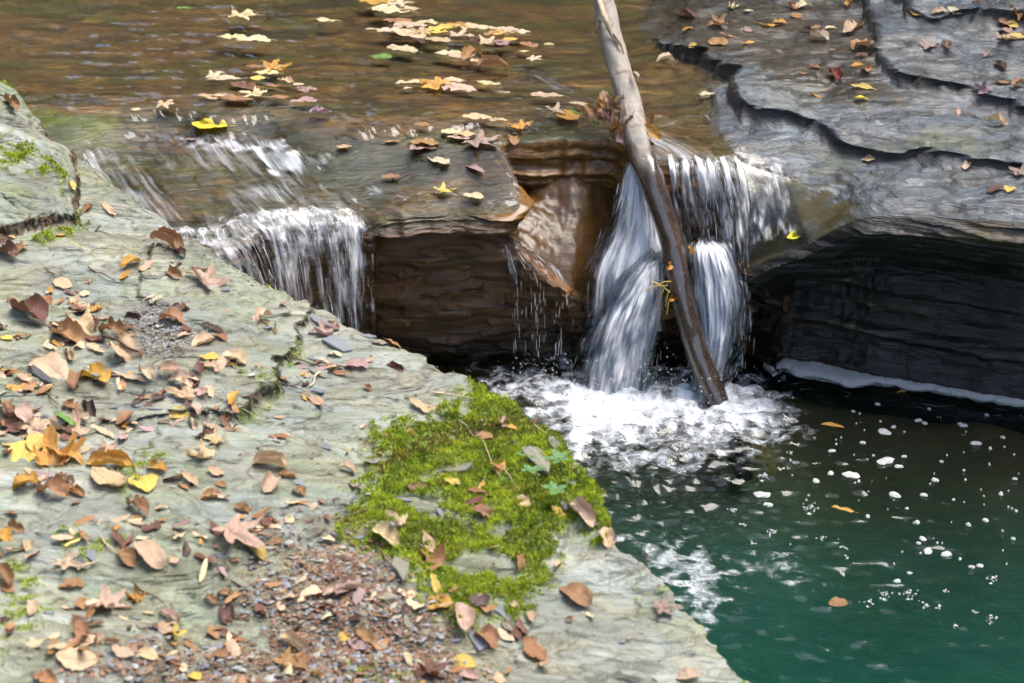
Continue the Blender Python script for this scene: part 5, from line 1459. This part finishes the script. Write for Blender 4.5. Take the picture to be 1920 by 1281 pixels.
for k, q in enumerate(TW.split("|")):
    f = q.split(",")
    x0, y0, x1, y1, w = [float(t) for t in f[:5]]
    pts = []
    for t in (0, .33, .66, 1):
        h = hit(x0 + (x1 - x0) * t + random.uniform(-3, 3) * (0 < t < 1), y0 + (y1 - y0) * t)
        if h:
            pts.append(np.array(h[0]) + np.array([0, 0, .004 + .006 * random.random()]))
    if len(pts) < 4:
        continue
    V, F = tube(pts, [w * .0009, w * .0008, w * .0007, w * .0004], 6, .25, 800 + k)
    c0 = np.array(pts).mean(0)
    col, look, noun = TC[f[5]]
    o = mesh_obj(noun, V - c0, F, M_twig)
    o.location = c0
    o.color = (*col, 1); o["group"] = "twigs and stalks on the rock"
    zone = next((z for z, P in ZONES if float(sdist(np.array([(x0 + x1) / 2]), np.array([(y0 + y1) / 2]), P)[0]) > 0), "on the slab")
    {'twig': items, 'straw': items2, 'stalk': items3}[noun].append((o, (x0 + x1) / 2, f"thin {look}" if w < 3 else f"stout {look}", zone))
name_them(items, "twig", "twigs", "twig"); name_them(items2, "straw", "straws", "straw"); name_them(items3, "stalk", "stalks", "stalk")
# straw caught on the log in the falls
o = bpy.data.objects.new("straw_tuft", None); COL.objects.link(o); o.location = at_y(1252, 530, 4.44)
tag(o, "tuft of yellow straw and orange leaf caught on the log", "straw")
for a, b in (((1212, 543), (1252, 536)), ((1222, 528), (1256, 548)), ((1238, 560), (1252, 530)), ((1248, 575), (1254, 545)), ((1232, 536), (1258, 528)), ((1250, 590), (1256, 560))):
    P_ = [at_y(a[0], a[1], 4.43), at_y((a[0] + b[0]) / 2, (a[1] + b[1]) / 2 - 3, 4.425), at_y(b[0], b[1], 4.425)]
    V, F = tube(P_, [.0014, .0016, .0012], 6, .2, 820)
    s_ = mesh_obj("straw", V - np.array(o.location), F, M_twig, o); s_.color = (.62, .42, .08, 1)
for px, py in ((1254, 560), (1250, 500), (1290, 470)):
    s_ = bpy.data.objects.new("leaf", leaf_data('f', False, 3)); COL.objects.link(s_); s_.parent = o
    s_.location = Vector(at_y(px, py, 4.425)) - o.location; s_.rotation_euler = (1.2, random.random(), 1.4); s_.scale = (.035, .03, .035); s_.color = (.5, .22, .04, 1)

# ------------------------------------------------------------------ seedlings in the moss
M_sprout = plain("seedling_leaf", (.10, .20, .07), .5, .25, 40, .3)
for k2, (px, py, hh, lab) in enumerate([(1005, 925, .045, "small green seedling above the tan leaf on the moss"), (1052, 912, .05, "green seedling nearest the pool on the moss"), (1040, 948, .03, "lowest green seedling beside the yellow leaf on the moss"), (985, 890, .04, "green seedling with one long leaf beside the olive chip")]):
    h = hit(px, py)
    loc = h[0]
    o = bpy.data.objects.new("seedling", None); COL.objects.link(o); o.location = loc
    tag(o, lab, "seedling", "seedlings in the moss")
    top = np.array([random.gauss(0, .006), random.gauss(0, .006), hh])
    V, F = tube([np.zeros(3) - [0, 0, .005], top * .5 + [.002, 0, 0], top], [.0012, .0011, .0009], 6)
    mesh_obj("stem", V, F, M_sprout, o)
    for j in range(5 if k2 != 3 else 2):
        a = j * 2.4 + k2
        me = leaf_data('o' if k2 != 3 else 'l', True, 1).copy()
        me.materials.clear(); me.materials.append(M_sprout)
        s_ = bpy.data.objects.new("leaf", me); COL.objects.link(s_); s_.parent = o
        ln = random.uniform(.017, .030)
        d_ = Vector((math.cos(a), math.sin(a), .25))
        s_.matrix_local = Matrix.Translation(Vector(top) + d_ * ln * .55) @ orient(d_, Vector((-.2 * math.cos(a), -.2 * math.sin(a), 1))).to_4x4() @ Matrix.Scale(ln, 4)

# ------------------------------------------------------------------ moss, gravel, froth (uncountable)
def scatter_tris(name, base, tri, cols, material):
    V = tri.reshape(-1, 3)
    F = np.arange(len(V)).reshape(-1, 3)
    return mesh_obj(name, V, F, material, attrs={"Col": np.repeat(cols, 3, 0)}, smooth=False)
r = np.random.default_rng(21)
w_ = (np.clip(moss, 0, 1) ** 1.5).ravel()
inview = ((spx > -40) & (spx < 1960) & (spy < 1330)).ravel()
w_ = np.where(inview & (w_ > .25), w_, 0)
nm = 90000
pick = r.choice(len(w_), nm, p=w_ / w_.sum())
bx, by, bz_ = sx.ravel()[pick], sy.ravel()[pick], sz.ravel()[pick]
bx = bx + r.normal(0, .0025, nm); by = by + r.normal(0, .0025, nm)
cl = fbm(bx * 45, by * 45, 3, 501)
hh = (.0055 + .0045 * r.random(nm)) * (1 + .7 * cl) * np.clip(.2 + .6 * w_[pick], 0, 1)
az = r.random(nm) * 6.283
wd = .0011 + .0009 * r.random(nm)
lean = .5 * hh
c0 = np.stack([bx, by, bz_ - .001], 1)
tri = np.stack([c0 + np.stack([np.cos(az) * wd, np.sin(az) * wd, 0 * az], 1), c0 - np.stack([np.cos(az) * wd, np.sin(az) * wd, 0 * az], 1),
                c0 + np.stack([r.normal(0, 1, nm) * lean, r.normal(0, 1, nm) * lean, hh], 1)], 1)
big = fbm(bx * 7, by * 9, 3, 503)
hh = hh * (1 + .5 * big)
g = np.clip(.5 + .8 * cl + .45 * big + .22 * r.normal(0, 1, nm), 0, 1)[:, None]
mc = np.hstack([np.array([.085, .13, .008]) * (1 - g) + np.array([.36, .45, .025]) * g, np.ones((nm, 1))])
ppx_, ppy_ = proj(bx, by, bz_)
rust = region(ppx_, ppy_, [(700, 905), (705, 870), (740, 845), (850, 800), (960, 775), (985, 785), (900, 815), (800, 845), (740, 870)], 10, 14, 502, .06) * (r.random(nm) < .6)
mc[:, :3] = mc[:, :3] * (1 - rust[:, None]) + np.array([.16, .085, .025]) * rust[:, None]
brown = (r.random(nm) < .05 + .25 * sstep(.1, .5, fbm(bx * 12, by * 16, 3, 504)))
mc[brown, :3] = (.22, .15, .05)
tag(scatter_tris("moss", None, tri, mc, M_moss), "bright green moss cushions on the slab", "moss", None, "stuff")

def gravel(name, msk, n, size, pal, seed, lab, up=.35):
    r = np.random.default_rng(seed)
    w = np.where(inview, msk.ravel(), 0) ** 2
    w = np.where(w > .05, w, 0)
    pk = r.choice(len(w), n, p=w / w.sum())
    c = np.stack([sx.ravel()[pk], sy.ravel()[pk], sz.ravel()[pk]], 1) + np.c_[r.normal(0, .004, (n, 2)), r.uniform(0, .004, n)]
    s = size[0] * (size[1] / size[0]) ** (r.random(n) ** 2.2)
    oct_ = np.array([[1, 0, 0], [.35, .62, .05], [-.55, .6, 0], [-1, -.05, 0], [-.3, -.6, 0], [.6, -.55, .05], [.1, .05, 1], [-.1, 0, -.8]])
    V = np.repeat(oct_[None], n, 0) * (1 + .22 * r.normal(0, 1, (n, 8, 3)))
    V[:, :, 1] *= r.uniform(.5, 1, n)[:, None]; V[:, :, 2] *= r.uniform(.16, up, n)[:, None]
    a = r.random(n) * 6.283; ca, sa = np.cos(a)[:, None], np.sin(a)[:, None]
    x = V[:, :, 0] * ca - V[:, :, 1] * sa; y = V[:, :, 0] * sa + V[:, :, 1] * ca
    V = np.stack([x, y, V[:, :, 2] + x * r.normal(0, .18, n)[:, None] + y * r.normal(0, .18, n)[:, None]], -1) * (s / 2)[:, None, None] + c[:, None]
    f0 = np.array([(k, (k + 1) % 6, 6) for k in range(6)] + [((k + 1) % 6, k, 7) for k in range(6)])
    F = (f0[None] + (np.arange(n) * 8)[:, None, None]).reshape(-1, 3)
    cidx = r.integers(0, len(pal), n)
    cc = np.array(pal)[cidx] * r.uniform(.75, 1.25, (n, 1))
    o = mesh_obj(name, V.reshape(-1, 3), F, M_gravel, smooth=False, attrs={"Col": np.repeat(np.c_[cc, np.ones(n)], 8, 0)})
    tag(o, lab, "gravel", None, "stuff")
g1 = region(spx, spy, GRAV, 60, 90, 146, .04); g2 = region(spx, spy, GRAV2, 15, 14, 147)
GREY = [(.16, .175, .195), (.21, .215, .215), (.12, .132, .15), (.23, .215, .18), (.18, .175, .14)]
BROWN = [(.11, .055, .032), (.15, .08, .045), (.08, .042, .026), (.2, .12, .07)]
gravel("slate_gravel", g1, 5200, (.004, .022), GREY + GREY + BROWN + BROWN[:2], 31, "grey slate gravel strewn below the moss")
gravel("leaf_litter", g1, 4200, (.004, .016), BROWN, 32, "brown crumbled leaf litter in the gravel", .2)
gravel("wet_gravel", g2, 1500, (.004, .013), [(.13, .145, .16), (.19, .2, .21), (.10, .11, .12), (.2, .19, .14)], 33, "dark wet gravel in a pocket of the slab")
allm = np.ones_like(sz) * sstep(-.2, .6, fbm(sx * 4, sy * 5, 3, 511)) * (1 - np.clip(moss, 0, 1)) + .06 + .5 * np.clip(moss, 0, 1)
gravel("rock_crumbs", allm, 1500, (.003, .011), GREY + BROWN + [(.34, .2, .1)], 34, "scattered crumbs of slate and leaf on the slab", .25)

# crumbled pieces of leaf lying in drifts
def fragments(n, seed):
    r = np.random.default_rng(seed)
    w = np.zeros(sx.shape)
    for P_, k_ in (([(-20, 560), (280, 570), (280, 690), (-20, 690)], 1.0), ([(-20, 690), (330, 690), (330, 830), (-20, 950)], .8), ([(280, 690), (470, 690), (470, 850), (330, 870), (250, 800)], .9), ([(490, 600), (720, 640), (700, 720), (520, 740)], .7),
                   ([(330, 850), (640, 860), (640, 1060), (360, 1060)], .45), ([(-20, 950), (330, 960), (640, 1090), (640, 1300), (-20, 1300)], .9), ([(560, 1000), (860, 1080), (1020, 1180), (900, 1300), (560, 1300)], .7), ([(660, 760), (1150, 760), (1150, 1100), (800, 1100)], .22), ([(100, 420), (560, 450), (560, 560), (100, 560)], .15)):
        w = np.maximum(w, k_ * region(spx, spy, P_, 40, 50, 551))
    w = w * sstep(-.15, .5, fbm(sx * 6, sy * 8, 3, 552))
    w = np.where(inview.reshape(sx.shape), w, 0).ravel()
    pk = r.choice(len(w), n, p=w / w.sum())
    t, u = np.meshgrid(np.linspace(-.5, .5, 6), np.linspace(-.5, .5, 4), indexing='ij')
    V = []
    for k in range(n):
        L_ = r.uniform(.014, .04); wd = L_ * r.uniform(.25, .6)
        out_ = np.sqrt(np.clip(1 - (2 * t) ** 2 * r.uniform(.5, 1), .03, 1)) * (1 + .15 * r.normal(0, 1, t.shape))
        x, y = t * L_, u * wd * out_
        ky = r.uniform(20, 110) * r.choice((-1, 1)); kx = r.uniform(-25, 25)
        z = .5 * ky * y * y + .5 * kx * x * x + .0015 * r.normal(0, 1, t.shape)
        a = r.random() * 6.283
        tl = r.normal(0, .25, 2)
        X = x * math.cos(a) - y * math.sin(a); Y = x * math.sin(a) + y * math.cos(a)
        z = z + X * tl[0] + Y * tl[1]; z = z - z.min() + .0005
        V.append(np.stack([X + sx.ravel()[pk[k]], Y + sy.ravel()[pk[k]], z + sz.ravel()[pk[k]]], -1).reshape(-1, 3))
    f0 = grid_faces(6, 4)
    F = (f0[None] + (np.arange(n) * 24)[:, None, None]).reshape(-1, 4)
    pal = np.array([LC[c][0] for c in 'tttooorrpnkd'])
    cc = pal[r.integers(0, len(pal), n)] * r.uniform(.7, 1.15, (n, 1))
    o = mesh_obj("leaf_fragments", np.vstack(V), F, plain("leaf_fragment", 'attr', .6, .35, 90, .2), attrs={"Col": np.repeat(np.c_[cc, np.ones(n)], 24, 0)})
    tag(o, "crumbled brown leaf pieces drifted over the slab", "leaf litter", None, "stuff")
fragments(400, 55)

def balls(name, c, s, material, lab, cat, flat=1.0, kind="stuff"):
    bm = bmesh.new(); bmesh.ops.create_icosphere(bm, subdivisions=1, radius=1.0)
    v0 = np.array([v.co[:] for v in bm.verts]); f0 = np.array([[v.index for v in f.verts] for f in bm.faces]); bm.free()
    V = v0[None] * s[:, None, None] * np.array([1, 1, flat]) + c[:, None]
    F = (f0[None] + (np.arange(len(c)) * len(v0))[:, None, None]).reshape(-1, 3)
    o = mesh_obj(name, V.reshape(-1, 3), F, material)
    tag(o, lab, cat, None, kind)
    return o
def pool_z(x, y):
    i = np.clip(np.searchsorted(gxp, x), 0, nxp - 1); j = np.clip(np.searchsorted(gyp, y), 0, nyp - 1)
    return hz[i, j], pf_[i, j]
r = np.random.default_rng(41)
cx_, cy_ = r.uniform(-.15, 1.0, 60000), r.uniform(2.9, 4.62, 60000)
z_, f_ = pool_z(cx_, cy_)
keep = r.random(60000) < np.clip(f_ - .22, 0, 1) ** 1.3 * .10
cx_, cy_, z_ = cx_[keep], cy_[keep], z_[keep]
s_ = .0008 + .0026 * r.random(len(cx_)) ** 3
balls("froth_beads", np.stack([cx_, cy_, z_ + s_ * .3], 1), s_, M_foam, "white beads of froth around the foot of the falls", "froth")
# drops thrown up where the falls land
n = 700
which = r.random(n) < .55
ox = np.where(which, r.normal(.24, .10, n), r.normal(.47, .08, n)); oy = np.where(which, 4.45, 4.38) + r.normal(0, .06, n)
oz = np.abs(r.normal(0, .05, n)) + .005
sm = r.random(n) < .18
ox = np.where(sm, r.normal(.06, .05, n), ox); oy = np.where(sm, 4.53 + r.normal(0, .02, n), oy); oz = np.where(sm, oz * .6, oz)
balls("splash_drops", np.stack([ox, oy, oz], 1), .0007 + .0022 * r.random(n) ** 3, M_foam, "drops of water splashing up under the falls", "splash")

# foam flecks adrift on the pool
FL = "1658,810,34|1675,803,14|1645,759,14|1722,787,18|1733,793,14|1618,829,14|1807,797,20|1830,831,24|1800,793,12|1850,777,12|1742,765,9|1595,890,40|1558,883,20|1530,900,22|1685,873,20|1660,864,44|1695,857,14|1753,900,20|1857,840,12|1677,928,30|1732,927,18|1877,925,14|1903,897,12|1627,969,14|1720,978,16|1816,985,16|1848,974,18|1730,1009,20|1722,1019,12|1740,1030,30|1775,1034,28|1838,1060,18|1822,1064,14|1800,1049,10|1682,1091,18|1430,925,40|1440,946,22|1785,738,18|1560,843,16|1600,770,10|1880,820,12|1610,905,10|1700,955,9|1788,935,9|1765,865,10|1900,1010,12|1905,960,10"
VV, FF = [], []
r = np.random.default_rng(43)
lst = [tuple(float(t) for t in q.split(",")) for q in FL.split("|")] + [(r.uniform(1480, 1915), r.uniform(770, 1070), r.uniform(2.5, 7)) for _ in range(60)]
for px, py, w in lst:
    c = at_z(px, py, .004)
    rad = .68 * w / 2 * np.linalg.norm(c - np.array([0, 0, CAM_H])) / FPX
    n = 14
    th = np.linspace(0, 2 * np.pi, n, endpoint=False)
    ph = r.random() * 6
    rr_ = rad * (1 + .22 * np.sin(2 * th + ph) + .12 * r.normal(0, 1, n) * (w > 9))
    b0 = len(VV)
    zc = pool_z(np.array([c[0]]), np.array([c[1]]))[0][0] + .0035
    VV += [(c[0] + rr_[k] * math.cos(th[k]), c[1] + rr_[k] * .9 * math.sin(th[k]), zc - .002) for k in range(n)]
    VV += [(c[0] + .75 * rr_[k] * math.cos(th[k]), c[1] + .7 * rr_[k] * math.sin(th[k]), zc + .0015) for k in range(n)] + [(c[0], c[1], zc + .002)]
    FF += [(b0 + k, b0 + (k + 1) % n, b0 + n + (k + 1) % n, b0 + n + k) for k in range(n)] + [(b0 + n + k, b0 + n + (k + 1) % n, b0 + 2 * n) for k in range(n)]
tag(mesh_obj("foam_flecks", VV, FF, M_foam), "white foam flecks drifting on the dark green pool", "foam", None, "stuff")
# long foam patch under the overhang
fpx = np.linspace(1428, 1940, 170)
fwid = np.interp(fpx, [1428, 1440, 1460, 1495, 1550, 1605, 1625, 1650, 1800, 1940], [3, 7, 13, 21, 26, 22, 13, 8, 6, 5]) + 4 * fbm(fpx * .045, fpx * 0, 3, 521)
V = []
bpy.context.view_layer.update()
for i in range(170):
    yw = 660.0
    for y in np.arange(790, 640, -1.5):                     # where the wall meets the water
        h = hit(fpx[i], y)
        if h and h[2].name == 'stream_bed':
            yw = y
            break
    for q in np.linspace(0, 1, 8):
        p = at_z(fpx[i], yw - 2 + (fwid[i] + 2) * q, .003)
        p[2] = .004 + .008 * math.sin(math.pi * min(1, .12 + q * .9)) ** .5 + .0025 * float(fbm(p[0] * 70, p[1] * 70, 2, 522)) - (.008 if q == 1.0 else 0)
        V.append(p)
V = np.array(V).reshape(170, 8, 3)
ker = np.ones(7) / 7
for c in range(2):
    for q in range(8):
        V[:, q, c] = np.convolve(np.pad(V[:, q, c], 3, mode='edge'), ker, 'valid')
tag(mesh_obj("foam_patch", V.reshape(-1, 3), grid_faces(170, 8), M_foam), "long white foam patch lying along the foot of the dark wall", "foam")
# bubbles
def bubble_mat():
    m, nt, N, L = mat("bubble_film")
    out = N("ShaderNodeOutputMaterial")
    lw = N("ShaderNodeLayerWeight"); lw.inputs[0].default_value = .35
    tr = N("ShaderNodeBsdfTransparent"); gl = N("ShaderNodeBsdfGlossy"); gl.inputs['Roughness'].default_value = .05
    x = N("ShaderNodeMixShader"); L(mathn(N, L, 'MULTIPLY', lw.outputs['Fresnel'], .4), x.inputs[0]); L(tr.outputs[0], x.inputs[1]); L(gl.outputs[0], x.inputs[2]); L(x.outputs[0], out.inputs[0])
    return m
M_bub = bubble_mat()
bl = [(1430, 897, 26), (1520, 952, 30), (1375, 962, 18), (1445, 1000, 20), (1540, 1010, 16), (1585, 1030, 16), (1580, 1075, 14), (1660, 1118, 26), (1705, 1116, 28), (1628, 1135, 18), (1735, 1139, 16), (1860, 1087, 22), (1858, 1162, 20), (1480, 855, 16), (1490, 870, 14), (1395, 985, 14), (1365, 900, 12), (1762, 1142, 14), (1705, 1075, 12), (1775, 1112, 12), (1790, 1178, 12), (1825, 1150, 12), (1465, 880, 14), (1410, 1020, 14), (1590, 1052, 12)]
cc, ss, c2, s2 = [], [], [], []
for px, py, w in bl:
    p = at_z(px, py, .0); p[2] = pool_z(p[:1], p[1:2])[0][0]
    sc = 4.0 / FPX
    if w > 17:
        cc.append(p); ss.append(w * .5 * sc)
    for _ in range(int(w * .6)):
        c2.append(p + np.array([r.normal(0, w * .28 * sc), r.normal(0, w * .3 * sc), .003])); s2.append(r.uniform(.0012, .0032))
o = balls("bubbles", np.array(cc), np.array(ss), M_bub, "clear bubbles on the pool surface", "bubbles")
balls("bubble_clusters", np.array(c2), np.array(s2), M_foam, "clusters of small white bubbles on the pool", "bubbles")
for me in list(bpy.data.meshes):
    if me.users == 0:
        bpy.data.meshes.remove(me)
